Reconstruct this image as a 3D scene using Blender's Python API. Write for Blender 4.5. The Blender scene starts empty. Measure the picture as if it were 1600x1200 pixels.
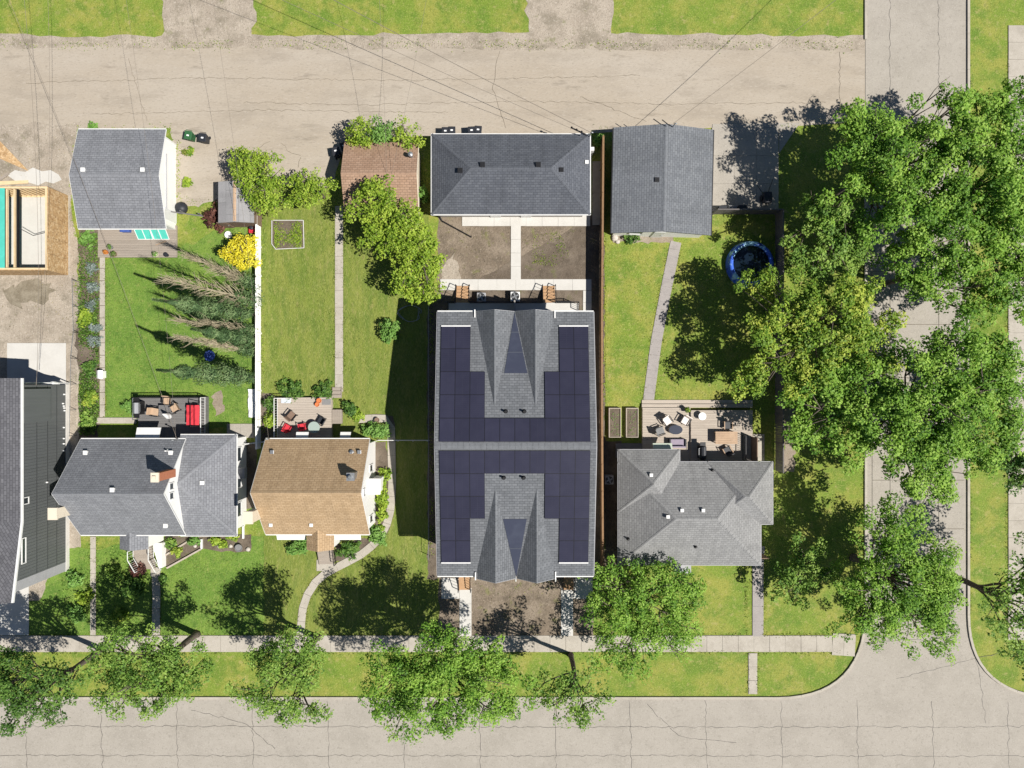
import bpy, bmesh, math, random
import numpy as np
from mathutils import Vector, Matrix, Quaternion

# ------------------------------------------------------------------ camera, sky, sun, exposure
SC = bpy.context.scene
COL = SC.collection
CAM_H = 58.7            # drone height (m)
GW = 88.0               # metres of ground across the picture
cam_d = bpy.data.cameras.new('camera'); cam = bpy.data.objects.new('camera', cam_d); COL.objects.link(cam)
cam.location = (0, 0, CAM_H); cam.rotation_euler = (0, 0, 0)
cam_d.sensor_fit = 'HORIZONTAL'; cam_d.sensor_width = 36.0
cam_d.lens = 36.0 * CAM_H / GW
cam_d.clip_end = 3000; cam_d.clip_start = 0.5
SC.camera = cam
SUN_EL = math.radians(55.0)
sun_dir = Vector((0.915 * math.cos(SUN_EL), -0.403 * math.cos(SUN_EL), math.sin(SUN_EL))).normalized()
world = bpy.data.worlds.new('World'); SC.world = world; world.use_nodes = True
wn = world.node_tree; wn.nodes.clear()
sky = wn.nodes.new('ShaderNodeTexSky'); sky.sky_type = 'NISHITA'; sky.sun_disc = False
sky.sun_elevation = SUN_EL; sky.sun_rotation = math.atan2(sun_dir.x, sun_dir.y)
sky.altitude = 600; sky.air_density = 0.9; sky.dust_density = 0.1; sky.ozone_density = 1.0
bgn = wn.nodes.new('ShaderNodeBackground'); bgn.inputs['Strength'].default_value = 0.05
won = wn.nodes.new('ShaderNodeOutputWorld')
wn.links.new(sky.outputs[0], bgn.inputs[0]); wn.links.new(bgn.outputs[0], won.inputs[0])
sl = bpy.data.lights.new('sun', 'SUN'); sl.energy = 5.0; sl.angle = math.radians(0.53); sl.color = (1.0, 0.955, 0.88)
so = bpy.data.objects.new('sun', sl); COL.objects.link(so)
so.rotation_euler = (-sun_dir).to_track_quat('-Z', 'Y').to_euler(); so.location = sun_dir * 120
SC.view_settings.view_transform = 'Standard'; SC.view_settings.look = 'None'
SC.view_settings.exposure = 0.48; SC.view_settings.gamma = 1.0
SC.render.engine = 'CYCLES'
SC.cycles.max_bounces = 6; SC.cycles.diffuse_bounces = 3; SC.cycles.glossy_bounces = 2
SC.cycles.transmission_bounces = 4; SC.cycles.transparent_max_bounces = 6
SC.cycles.use_denoising = True

# ------------------------------------------------------------------ helpers
def mpp(z=0.0): return GW / 1600.0 * (CAM_H - z) / CAM_H
def P(px, py, z=0.0):
    m = mpp(z); return Vector(((px - 800) * m, (600 - py) * m, z))

class MB:
    """collects faces; build() links them as one mesh object"""
    def __init__(s): s.v = []; s.f = []; s.uv = {}; s.sm = False
    def add(s, vs, fs):
        o = len(s.v); s.v += [tuple(p) for p in vs]; s.f += [tuple(i + o for i in f) for f in fs]
    def poly(s, pts, uv=None):
        o = len(s.v); s.v += [tuple(p) for p in pts]; s.f.append(tuple(range(o, o + len(pts))))
        if uv: s.uv[len(s.f) - 1] = uv
    def box(s, c, size, rz=0.0, tilt=None):
        hx, hy, hz = size[0] / 2, size[1] / 2, size[2] / 2
        vs = [Vector((x, y, z)) for z in (-hz, hz) for x, y in ((-hx, -hy), (hx, -hy), (hx, hy), (-hx, hy))]
        m = Matrix.Rotation(rz, 4, 'Z')
        if tilt: m = m @ tilt
        vs = [Vector(c) + (m @ p) for p in vs]
        s.add(vs, [(3, 2, 1, 0), (4, 5, 6, 7), (0, 1, 5, 4), (1, 2, 6, 5), (2, 3, 7, 6), (3, 0, 4, 7)])
    def prism(s, pts, z0, z1):
        """pts: xy counter-clockwise; z0/z1 numbers or lists"""
        n = len(pts)
        if sum(pts[i][0] * pts[(i + 1) % n][1] - pts[(i + 1) % n][0] * pts[i][1] for i in range(n)) < 0: pts = list(pts)[::-1]; z1 = z1[::-1] if isinstance(z1, list) else z1
        a = [(p[0], p[1], z0) for p in pts]; b = [(p[0], p[1], z1[i] if isinstance(z1, list) else z1) for i, p in enumerate(pts)]
        s.add(a + b, [tuple(range(n))[::-1], tuple(range(n, 2 * n))] + [(i, (i + 1) % n, n + (i + 1) % n, n + i) for i in range(n)])
    def bar(s, a, b, w, h=None):
        """square bar from a to b"""
        a = Vector(a); b = Vector(b); h = h or w
        d = (b - a).normalized(); up = Vector((0, 0, 1)) if abs(d.z) < 0.95 else Vector((1, 0, 0))
        x = d.cross(up).normalized(); y = x.cross(d)
        vs = [p + x * i * w / 2 + y * j * h / 2 for p in (a, b) for i, j in ((-1, -1), (1, -1), (1, 1), (-1, 1))]
        s.add(vs, [(0, 1, 2, 3), (7, 6, 5, 4), (0, 4, 5, 1), (1, 5, 6, 2), (2, 6, 7, 3), (3, 7, 4, 0)])
    def tube(s, pts, rad, n=6, cap=True):
        pts = [Vector(p) for p in pts]; k = len(pts)
        if not isinstance(rad, (list, tuple)): rad = [rad] * k
        o = len(s.v); fs = []
        for i, p in enumerate(pts):
            d = (pts[min(i + 1, k - 1)] - pts[max(i - 1, 0)]).normalized()
            up = Vector((0, 0, 1)) if abs(d.z) < 0.9 else Vector((1, 0, 0))
            x = d.cross(up).normalized(); y = x.cross(d)
            for j in range(n):
                t = 2 * math.pi * j / n; s.v.append(tuple(p + (x * math.cos(t) + y * math.sin(t)) * rad[i]))
        for i in range(k - 1):
            for j in range(n):
                a = o + i * n + j; b = o + i * n + (j + 1) % n; fs.append((a, b, b + n, a + n))
        if cap: fs.append(tuple(o + j for j in range(n))[::-1]); fs.append(tuple(o + (k - 1) * n + j for j in range(n)))
        s.f += fs
    def lathe(s, c, prof, n=20):
        """prof: (r, z) list from bottom to top"""
        o = len(s.v); c = Vector(c)
        for r, z in prof:
            for j in range(n):
                t = 2 * math.pi * j / n; s.v.append((c.x + r * math.cos(t), c.y + r * math.sin(t), c.z + z))
        for i in range(len(prof) - 1):
            for j in range(n):
                a = o + i * n + j; b = o + i * n + (j + 1) % n; s.f.append((a, b, b + n, a + n))
        s.f.append(tuple(o + j for j in range(n))[::-1]); s.f.append(tuple(o + (len(prof) - 1) * n + j for j in range(n)))
    def mesh(s, name, mat):
        me = bpy.data.meshes.new(name); me.from_pydata(s.v, [], s.f); me.materials.append(mat)
        if s.uv:
            ul = me.uv_layers.new(name='UVMap')
            for fi, uv in s.uv.items():
                for li, c in zip(me.polygons[fi].loop_indices, uv): ul.data[li].uv = c
        if s.sm:
            for p in me.polygons: p.use_smooth = True
        me.update(); return me
    def build(s, name, mat, parent=None, bevel=0.0):
        o = bpy.data.objects.new(name, s.mesh(name, mat)); COL.objects.link(o)
        if parent is not None: adopt(o, parent)
        if bevel:
            b = o.modifiers.new('bevel', 'BEVEL'); b.width = bevel; b.segments = 2; b.limit_method = 'ANGLE'
        return o

def adopt(o, parent):
    o.parent = parent
    o.matrix_parent_inverse = WM(parent).inverted()
def WM(o):
    m = Matrix.LocRotScale(o.location, o.rotation_euler, o.scale)
    if o.parent is not None: m = WM(o.parent) @ o.matrix_parent_inverse @ m
    return m
def tag(o, label, cat, group=None):
    o['label'] = label; o['category'] = cat
    if group: o['group'] = group
    return o
def thing(name, label, cat, loc=(0, 0, 0), rz=0.0, group=None):
    o = bpy.data.objects.new(name, None); COL.objects.link(o); o.location = loc; o.rotation_euler = (0, 0, rz)
    o.empty_display_size = 0.3
    return tag(o, label, cat, group)
def struct(o, kind='structure'): o['kind'] = kind; return o
def copy_tree(o, parent=None):
    c = o.copy(); COL.objects.link(c)
    if parent is not None: c.parent = parent
    for ch in list(o.children): copy_tree(ch, c)
    return c
def put(proto, loc, rz, label, scale=None):
    """copy a prototype thing (its own parts built about the origin)"""
    c = copy_tree(proto) if proto.name in proto_used else proto
    proto_used.add(proto.name)
    c.location = loc; c.rotation_euler = (0, 0, rz); c['label'] = label
    if scale: c.scale = scale
    return c
proto_used = set()

# ------------------------------------------------------------------ materials
MATS = {}
def nmat(name, base, layers=(), rough=0.85, bump=0.0, bscale=40.0, spec=0.3, metal=0.0, coords='world', stretch=None, trans=0.0):
    """base colour + noise layers (colour, scale, lo, hi, amount); world- or object-space"""
    if name in MATS: return MATS[name]
    m = bpy.data.materials.new(name); m.use_nodes = True; t = m.node_tree; N = t.nodes; L = t.links
    b = N['Principled BSDF']; b.inputs['Roughness'].default_value = rough; b.inputs['Metallic'].default_value = metal
    b.inputs['Specular IOR Level'].default_value = spec
    if coords == 'world': src = N.new('ShaderNodeNewGeometry').outputs['Position']
    else: src = N.new('ShaderNodeTexCoord').outputs['Object']
    if stretch:
        mp = N.new('ShaderNodeMapping'); mp.inputs['Scale'].default_value = stretch; L.new(src, mp.inputs[0]); src = mp.outputs[0]
    cur = None
    for i, (col, sc, lo, hi, amt) in enumerate(layers):
        nz = N.new('ShaderNodeTexNoise'); nz.inputs['Scale'].default_value = sc; nz.inputs['Detail'].default_value = 4.0
        nz.inputs['Roughness'].default_value = 0.6
        off = N.new('ShaderNodeVectorMath'); off.operation = 'ADD'; off.inputs[1].default_value = (i * 17.3 + len(name) * 3.1, i * 5.7, i * 2.2)
        L.new(src, off.inputs[0]); L.new(off.outputs[0], nz.inputs['Vector'])
        mr = N.new('ShaderNodeMapRange'); mr.inputs[1].default_value = lo; mr.inputs[2].default_value = hi
        mr.inputs[3].default_value = 0; mr.inputs[4].default_value = amt
        L.new(nz.outputs[0], mr.inputs[0])
        mx = N.new('ShaderNodeMix'); mx.data_type = 'RGBA'
        L.new(mr.outputs[0], mx.inputs[0])
        if cur is None: mx.inputs[6].default_value = (*base, 1)
        else: L.new(cur, mx.inputs[6])
        mx.inputs[7].default_value = (*col, 1); cur = mx.outputs[2]
    if cur is None: b.inputs['Base Color'].default_value = (*base, 1)
    else: L.new(cur, b.inputs['Base Color'])
    if bump:
        nz = N.new('ShaderNodeTexNoise'); nz.inputs['Scale'].default_value = bscale; nz.inputs['Detail'].default_value = 5
        L.new(src, nz.inputs['Vector'])
        bp = N.new('ShaderNodeBump'); bp.inputs['Strength'].default_value = bump; bp.inputs['Distance'].default_value = 0.05
        L.new(nz.outputs[0], bp.inputs['Height']); L.new(bp.outputs[0], b.inputs['Normal'])
    MATS[name] = m; return m

def shingle(name, c1, c2, cm, row=0.2, bw=0.38, stain=None):
    m = bpy.data.materials.new(name); m.use_nodes = True; t = m.node_tree; N = t.nodes; L = t.links
    b = N['Principled BSDF']; b.inputs['Roughness'].default_value = 0.9; b.inputs['Specular IOR Level'].default_value = 0.2
    uv = N.new('ShaderNodeUVMap'); uv.uv_map = 'UVMap'
    br = N.new('ShaderNodeTexBrick'); br.offset = 0.5; br.squash = 1.0
    br.inputs['Scale'].default_value = 1; br.inputs['Brick Width'].default_value = bw; br.inputs['Row Height'].default_value = row
    br.inputs['Mortar Size'].default_value = 0.02; br.inputs['Mortar Smooth'].default_value = 0.3; br.inputs['Bias'].default_value = 0.0
    br.inputs['Color1'].default_value = (*c1, 1); br.inputs['Color2'].default_value = (*c2, 1); br.inputs['Mortar'].default_value = (*cm, 1)
    L.new(uv.outputs[0], br.inputs['Vector'])
    cur = br.outputs['Color']
    for sc, lo, hi, amt, k in ((7, .42, .60, .22, 1.3), (11, .42, .60, .26, 0.7), (0.45, .4, .65, .4, 0.78), (2.0, .45, .65, .25, 1.2), (-1.3, .48, .68, .45, 0.74)):
        nz = N.new('ShaderNodeTexNoise'); nz.inputs['Scale'].default_value = abs(sc); nz.inputs['Detail'].default_value = 3; L.new(uv.outputs[0], nz.inputs['Vector'])
        if sc < 0:
            mp = N.new('ShaderNodeMapping'); mp.inputs['Scale'].default_value = (1.6, 0.18, 1); L.new(uv.outputs[0], mp.inputs[0]); L.new(mp.outputs[0], nz.inputs['Vector'])
        mr = N.new('ShaderNodeMapRange'); mr.inputs[1].default_value = lo; mr.inputs[2].default_value = hi; mr.inputs[4].default_value = amt
        L.new(nz.outputs[0], mr.inputs[0])
        mx = N.new('ShaderNodeMix'); mx.data_type = 'RGBA'; mx.blend_type = 'MULTIPLY'; L.new(mr.outputs[0], mx.inputs[0]); L.new(cur, mx.inputs[6])
        mx.inputs[7].default_value = (k, k, k, 1); cur = mx.outputs[2]
    L.new(cur, b.inputs['Base Color'])
    bp = N.new('ShaderNodeBump'); bp.inputs['Strength'].default_value = 0.5; bp.inputs['Distance'].default_value = 0.03
    L.new(br.outputs['Fac'], bp.inputs['Height']); bp.invert = True; L.new(bp.outputs[0], b.inputs['Normal'])
    MATS[name] = m; return m

def leafmat(name, dark, mid, light, trans=0.24):
    m = bpy.data.materials.new(name); m.use_nodes = True; t = m.node_tree; N = t.nodes; L = t.links; N.clear()
    at = N.new('ShaderNodeAttribute'); at.attribute_name = 'tone'
    cr = N.new('ShaderNodeValToRGB'); e = cr.color_ramp.elements
    e[0].position = 0.0; e[0].color = (*dark, 1); e[1].position = 1.0; e[1].color = (*light, 1)
    k = e.new(0.5); k.color = (*mid, 1)
    L.new(at.outputs['Fac'], cr.inputs[0])
    d = N.new('ShaderNodeBsdfPrincipled'); d.inputs['Roughness'].default_value = 0.55; d.inputs['Specular IOR Level'].default_value = 0.22
    tr = N.new('ShaderNodeBsdfTranslucent'); mx = N.new('ShaderNodeMixShader'); mx.inputs[0].default_value = trans
    hs = N.new('ShaderNodeHueSaturation'); hs.inputs['Saturation'].default_value = 1.1; hs.inputs['Value'].default_value = 1.5
    L.new(cr.outputs[0], d.inputs['Base Color']); L.new(cr.outputs[0], hs.inputs['Color']); L.new(hs.outputs[0], tr.inputs[0])
    L.new(d.outputs[0], mx.inputs[1]); L.new(tr.outputs[0], mx.inputs[2])
    o = N.new('ShaderNodeOutputMaterial'); L.new(mx.outputs[0], o.inputs[0])
    MATS[name] = m; return m

# real-world base colours
G_LUSH = nmat('grass_lush', (0.108, 0.198, 0.027), [((0.155, 0.24, 0.036), 0.35, .4, .62, .9), ((0.062, 0.138, 0.017), 1.1, .47, .66, .7), ((0.235, 0.255, 0.07), 2.6, .57, .70, .6), ((0.05, 0.10, 0.014), 6, .52, .66, .6), ((0.24, 0.30, 0.085), 9, .54, .66, .65), ((0.07, 0.115, 0.018), 14, .5, .64, .55)], bump=1.0, bscale=9)
G_OLIVE = nmat('grass_olive', (0.142, 0.19, 0.028), [((0.20, 0.222, 0.045), 0.3, .4, .6, .9), ((0.09, 0.145, 0.02), 0.9, .45, .66, .8), ((0.26, 0.24, 0.085), 2.6, .56, .70, .65), ((0.075, 0.105, 0.016), 6, .52, .66, .6), ((0.27, 0.29, 0.09), 9, .53, .66, .7), ((0.09, 0.112, 0.02), 14, .5, .64, .55)], bump=1.0, bscale=9, stretch=(1.7, 0.5, 1))
G_MIX = nmat('grass_mixed', (0.15, 0.22, 0.026), [((0.255, 0.255, 0.05), 0.42, .42, .60, .9), ((0.095, 0.175, 0.018), 0.7, .48, .64, .8), ((0.34, 0.29, 0.12), 2.2, .57, .72, .7), ((0.08, 0.115, 0.014), 6, .52, .66, .55), ((0.31, 0.33, 0.095), 9, .53, .66, .65), ((0.10, 0.13, 0.02), 14, .5, .64, .5)], bump=1.0, bscale=9)
DIRT = nmat('dirt', (0.235, 0.19, 0.145), [((0.31, 0.265, 0.21), 0.5, .4, .65, .8), ((0.15, 0.125, 0.09), 0.9, .52, .7, .7), ((0.12, 0.14, 0.04), 2.2, .6, .72, .5), ((0.38, 0.33, 0.27), 9, .55, .7, .6), ((0.14, 0.11, 0.08), 22, .52, .7, .6)], bump=0.7, bscale=12)
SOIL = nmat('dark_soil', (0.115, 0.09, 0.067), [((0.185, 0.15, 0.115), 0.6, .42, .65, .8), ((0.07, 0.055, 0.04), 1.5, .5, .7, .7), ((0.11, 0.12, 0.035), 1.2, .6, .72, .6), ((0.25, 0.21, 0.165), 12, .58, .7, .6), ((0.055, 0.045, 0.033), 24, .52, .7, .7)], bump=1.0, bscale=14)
LANE = nmat('lane_surface', (0.335, 0.288, 0.23), [((0.365, 0.322, 0.268), 0.22, .4, .62, .8), ((0.27, 0.232, 0.187), 0.5, .50, .68, .7), ((0.215, 0.183, 0.145), 0.8, .62, .72, .7), ((0.39, 0.348, 0.295), 5, .55, .7, .6), ((0.225, 0.193, 0.155), 9, .55, .70, .6)], bump=0.4, bscale=9, stretch=(0.4, 1.25, 1))
GRAVEL = nmat('gravel', (0.30, 0.255, 0.205), [((0.37, 0.32, 0.26), 0.5, .4, .62, .9), ((0.20, 0.172, 0.13), 0.8, .5, .68, .85), ((0.145, 0.15, 0.06), 1.5, .62, .72, .6), ((0.44, 0.395, 0.335), 5, .55, .68, .7), ((0.165, 0.142, 0.11), 9, .52, .68, .7)], bump=0.8, bscale=9)
CONC = nmat('concrete_new', (0.50, 0.485, 0.455), [((0.44, 0.425, 0.395), 0.7, .45, .7, .7), ((0.54, 0.525, 0.495), 5, .5, .7, .5), ((0.40, 0.385, 0.355), 9, .58, .72, .4)], rough=.8, bump=.15)
CONC_OLD = nmat('concrete_old', (0.385, 0.352, 0.302), [((0.31, 0.28, 0.235), 0.6, .45, .66, .85), ((0.43, 0.395, 0.345), 4, .5, .7, .6), ((0.24, 0.215, 0.18), 8, .58, .72, .6)], rough=.85, bump=.3)
CONC_ROAD = nmat('concrete_road', (0.325, 0.297, 0.258), [((0.285, 0.26, 0.224), 0.35, .45, .64, .8), ((0.36, 0.33, 0.29), 1.3, .5, .7, .5), ((0.23, 0.21, 0.18), 4, .56, .70, .6), ((0.40, 0.37, 0.325), 8, .55, .68, .6), ((0.19, 0.172, 0.148), 11, .56, .68, .5)], rough=.85, bump=.3)
PAVER = nmat('paver_grey', (0.30, 0.275, 0.262), [((0.25, 0.23, 0.22), 2, .45, .68, .8), ((0.345, 0.32, 0.305), 8, .5, .7, .6)], bump=.4)
WHITE = nmat('white_siding', (0.78, 0.77, 0.75), [((0.70, 0.69, 0.67), 1.5, .5, .75, .6)], rough=.6)
WTRIM = nmat('white_trim', (0.66, 0.66, 0.65), [((0.56, 0.55, 0.53), 3, .5, .72, .6)], rough=.5)
CREAM = nmat('cream_stucco', (0.62, 0.55, 0.44), [((0.54, 0.47, 0.37), 2, .45, .7, .7)], bump=.3)
TAUPE = nmat('taupe_siding', (0.30, 0.28, 0.26), [((0.26, 0.24, 0.22), 2, .45, .7, .7)], rough=.6)
CHARC = nmat('charcoal_siding', (0.105, 0.112, 0.115), [((0.09, 0.096, 0.098), 0.8, .4, .7, .8), ((0.12, 0.127, 0.13), 4, .5, .75, .5)], rough=.5, stretch=(1, 6, 0.3))
LGREY = nmat('light_grey_panel', (0.33, 0.33, 0.345), [((0.29, 0.29, 0.305), 1.5, .45, .7, .7)], rough=.6)
FOUND = nmat('foundation_parging', (0.60, 0.58, 0.55), [((0.50, 0.48, 0.45), 2, .45, .7, .7)], bump=.3)
BLACKM = nmat('black_metal', (0.018, 0.018, 0.02), [((0.03, 0.03, 0.032), 6, .45, .7, .7)], rough=.45, metal=.3)
GREYM = nmat('grey_metal', (0.36, 0.37, 0.38), [((0.28, 0.29, 0.30), 8, .45, .7, .7)], rough=.4, metal=.7)
GLASS = nmat('window_glass', (0.03, 0.038, 0.045), rough=.06, spec=.8)
PANEL = nmat('solar_glass', (0.025, 0.025, 0.044), [((0.032, 0.032, 0.054), 1.0, .4, .7, .8)], rough=.25, spec=.5)
_t = PANEL.node_tree; _bs = _t.nodes['Principled BSDF']; _lk = _bs.inputs['Base Color'].links[0].from_socket
_oi = _t.nodes.new('ShaderNodeObjectInfo'); _mr = _t.nodes.new('ShaderNodeMapRange'); _mr.inputs[3].default_value = .88; _mr.inputs[4].default_value = 1.12; _t.links.new(_oi.outputs['Random'], _mr.inputs[0])
_hv = _t.nodes.new('ShaderNodeHueSaturation'); _t.links.new(_lk, _hv.inputs['Color']); _t.links.new(_mr.outputs[0], _hv.inputs['Value']); _t.links.new(_hv.outputs[0], _bs.inputs['Base Color'])
MEMBR = nmat('roof_membrane', (0.034, 0.040, 0.066), [((0.046, 0.054, 0.082), 1.2, .45, .7, .8)], rough=.7, spec=.2)
W_GREY = nmat('weathered_boards', (0.305, 0.262, 0.22), [((0.235, 0.20, 0.168), 1.2, .45, .7, .8), ((0.36, 0.315, 0.27), 9, .5, .7, .5)], bump=.4, stretch=(0.3, 4, 1))
W_DARK = nmat('grey_stained_boards', (0.155, 0.15, 0.15), [((0.115, 0.11, 0.11), 1.5, .45, .7, .8), ((0.20, 0.195, 0.19), 9, .5, .7, .5)], bump=.4, stretch=(0.3, 4, 1))
W_PALE = nmat('pale_deck_boards', (0.41, 0.355, 0.30), [((0.33, 0.282, 0.238), 1.2, .45, .7, .8), ((0.47, 0.415, 0.36), 9, .5, .7, .5)], bump=.4, stretch=(0.3, 4, 1))
W_TREAT = nmat('new_treated_lumber', (0.40, 0.245, 0.135), [((0.33, 0.195, 0.10), 2, .45, .7, .8), ((0.46, 0.30, 0.18), 9, .5, .7, .5)], bump=.3, coords='object')
W_FENCE = nmat('brown_fence_boards', (0.235, 0.14, 0.075), [((0.17, 0.10, 0.052), 1.5, .45, .7, .8), ((0.29, 0.185, 0.105), 7, .5, .7, .6)], bump=.4, stretch=(3, 3, 0.4))
W_LUM = nmat('raw_lumber', (0.62, 0.48, 0.29), [((0.53, 0.40, 0.23), 2, .45, .7, .8), ((0.68, 0.55, 0.36), 8, .5, .7, .5)], bump=.2)
OSB = nmat('strand_board', (0.45, 0.295, 0.15), [((0.33, 0.20, 0.095), 2.5, .45, .62, .85), ((0.58, 0.43, 0.26), 5, .48, .62, .85), ((0.22, 0.13, 0.06), 7, .54, .66, .8)], bump=.3)
W_TAN = nmat('tan_wood', (0.42, 0.295, 0.20), [((0.34, 0.235, 0.16), 3, .45, .7, .8)], coords='object')
W_BROWN = nmat('brown_wood', (0.20, 0.135, 0.10), [((0.15, 0.10, 0.075), 3, .45, .7, .8)], coords='object')
BARK = nmat('bark', (0.115, 0.092, 0.074), [((0.075, 0.06, 0.05), 3, .45, .7, .8), ((0.165, 0.14, 0.115), 9, .5, .7, .6)], bump=.8, bscale=10)
BARK_P = nmat('pale_dead_wood', (0.42, 0.36, 0.25), [((0.30, 0.25, 0.165), 2, .45, .7, .8), ((0.52, 0.46, 0.34), 9, .5, .7, .6)], bump=.4)
BRICK = nmat('red_brick', (0.40, 0.155, 0.085), [((0.33, 0.12, 0.065), 6, .45, .7, .8)], bump=.3)
TEAL = nmat('teal_membrane', (0.07, 0.42, 0.34), [((0.09, 0.50, 0.41), 2, .45, .7, .8)], rough=.5)
RED = nmat('red_fabric', (0.52, 0.035, 0.05), [((0.42, 0.025, 0.04), 3, .45, .7, .8)], coords='object')
BLACKP = nmat('black_plastic', (0.022, 0.024, 0.03), [((0.032, 0.034, 0.042), 6, .45, .7, .7)], rough=.5, coords='object')
GREENP = nmat('green_plastic', (0.03, 0.10, 0.04), [((0.04, 0.125, 0.05), 6, .45, .7, .7)], rough=.5, coords='object')
BLUEP = nmat('blue_plastic', (0.05, 0.09, 0.30), [((0.07, 0.12, 0.36), 5, .45, .7, .7)], rough=.45, coords='object')
WHITEP = nmat('white_plastic', (0.78, 0.78, 0.77), [((0.70, 0.70, 0.69), 6, .5, .75, .6)], rough=.45, coords='object')
GREYP = nmat('grey_cushion', (0.20, 0.20, 0.20), [((0.16, 0.16, 0.16), 6, .45, .7, .7)], coords='object')
CUSH = nmat('white_cushion', (0.70, 0.63, 0.58), [((0.62, 0.55, 0.50), 6, .5, .75, .6)], coords='object')
MAUVE = nmat('mauve_grey_cushion', (0.27, 0.23, 0.29), [((0.22, 0.19, 0.24), 6, .5, .75, .6)], coords='object')
TERRA = nmat('terracotta', (0.55, 0.17, 0.06), [((0.45, 0.13, 0.045), 6, .5, .75, .6)], coords='object')
WIREM = nmat('wire', (0.17, 0.145, 0.12), rough=.6)
POOLB = nmat('pool_blue_vinyl', (0.05, 0.13, 0.55), [((0.38, 0.66, 0.82), 1.0, .52, .57, 1.0), ((0.02, 0.04, 0.25), 2.2, .57, .63, 1.0)], rough=.3)
POOLW = nmat('pool_water', (0.006, 0.012, 0.022), rough=.05, spec=.3)
ROCK = nmat('field_stone', (0.50, 0.46, 0.41), [((0.38, 0.35, 0.31), 6, .45, .7, .8)], bump=.5)

SOIL_Y = nmat('yard_soil', (0.165, 0.13, 0.095), [((0.235, 0.19, 0.145), 0.5, .42, .62, .9), ((0.10, 0.08, 0.058), 0.9, .5, .68, .8), ((0.15, 0.155, 0.05), 1.3, .58, .70, .7), ((0.31, 0.26, 0.205), 5, .57, .7, .7), ((0.085, 0.068, 0.05), 8, .52, .68, .7)], bump=1.2, bscale=7)
SH_GREY = shingle('shingle_grey', (0.1773, 0.1834, 0.2006), (0.2208, 0.2276, 0.2464), (0.1323, 0.1361, 0.1496))
SH_DARK = shingle('shingle_slate', (0.0823, 0.0894, 0.1065), (0.1077, 0.1156, 0.1335), (0.0612, 0.0661, 0.0788))
SH_DUP = shingle('shingle_duplex', (0.1186, 0.1258, 0.137), (0.1584, 0.1662, 0.179), (0.0871, 0.092, 0.101))
SH_LIGHT = shingle('shingle_light', (0.2125, 0.2125, 0.2142), (0.2575, 0.2575, 0.2578), (0.1712, 0.1712, 0.1715))
SH_MID = shingle('shingle_mid', (0.1313, 0.1404, 0.1562), (0.1687, 0.1786, 0.1938), (0.1013, 0.1074, 0.1187))
SH_BROWN = shingle('shingle_brown', (0.3556, 0.2487, 0.1465), (0.4194, 0.3013, 0.1855), (0.2844, 0.1925, 0.1128))
SH_RUST = shingle('shingle_rust', (0.2937, 0.1875, 0.1283), (0.3462, 0.2325, 0.1657), (0.1925, 0.1275, 0.0907))
SH_CHAR = shingle('shingle_charcoal', (0.0906, 0.0906, 0.1009), (0.1244, 0.1244, 0.1361), (0.0644, 0.0644, 0.0709))

L_MAPLE = leafmat('leaf_green', (0.055, 0.14, 0.016), (0.162, 0.305, 0.036), (0.295, 0.44, 0.078), 0.28)
L_LIME = leafmat('leaf_lime', (0.075, 0.16, 0.016), (0.195, 0.305, 0.036), (0.4, 0.455, 0.075), 0.28)
L_ELM = leafmat('leaf_elm', (0.058, 0.135, 0.02), (0.162, 0.28, 0.046), (0.28, 0.395, 0.085), 0.28)
L_LILAC = leafmat('leaf_lilac', (0.095, 0.18, 0.016), (0.235, 0.345, 0.034), (0.37, 0.46, 0.065), 0.3)
L_DEEP = leafmat('leaf_deep', (0.035, 0.09, 0.016), (0.085, 0.175, 0.03), (0.15, 0.25, 0.048))
L_CONE = leafmat('leaf_columnar', (0.05, 0.095, 0.038), (0.1, 0.17, 0.066), (0.18, 0.25, 0.11), 0.2)
L_GOLD = leafmat('leaf_gold', (0.46, 0.39, 0.015), (0.66, 0.58, 0.03), (0.74, 0.69, 0.09), 0.25)
L_WINE = leafmat('leaf_wine', (0.045, 0.018, 0.016), (0.10, 0.04, 0.032), (0.17, 0.075, 0.055))
L_SILV = leafmat('leaf_silver', (0.09, 0.13, 0.11), (0.16, 0.20, 0.18), (0.24, 0.28, 0.26), .15)
L_FRESH = leafmat('leaf_fresh', (0.08, 0.18, 0.03), (0.15, 0.29, 0.06), (0.22, 0.37, 0.09))
L_GRASS = leafmat('leaf_grass', (0.075, 0.12, 0.015), (0.15, 0.20, 0.03), (0.27, 0.27, 0.07), .3)

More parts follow.
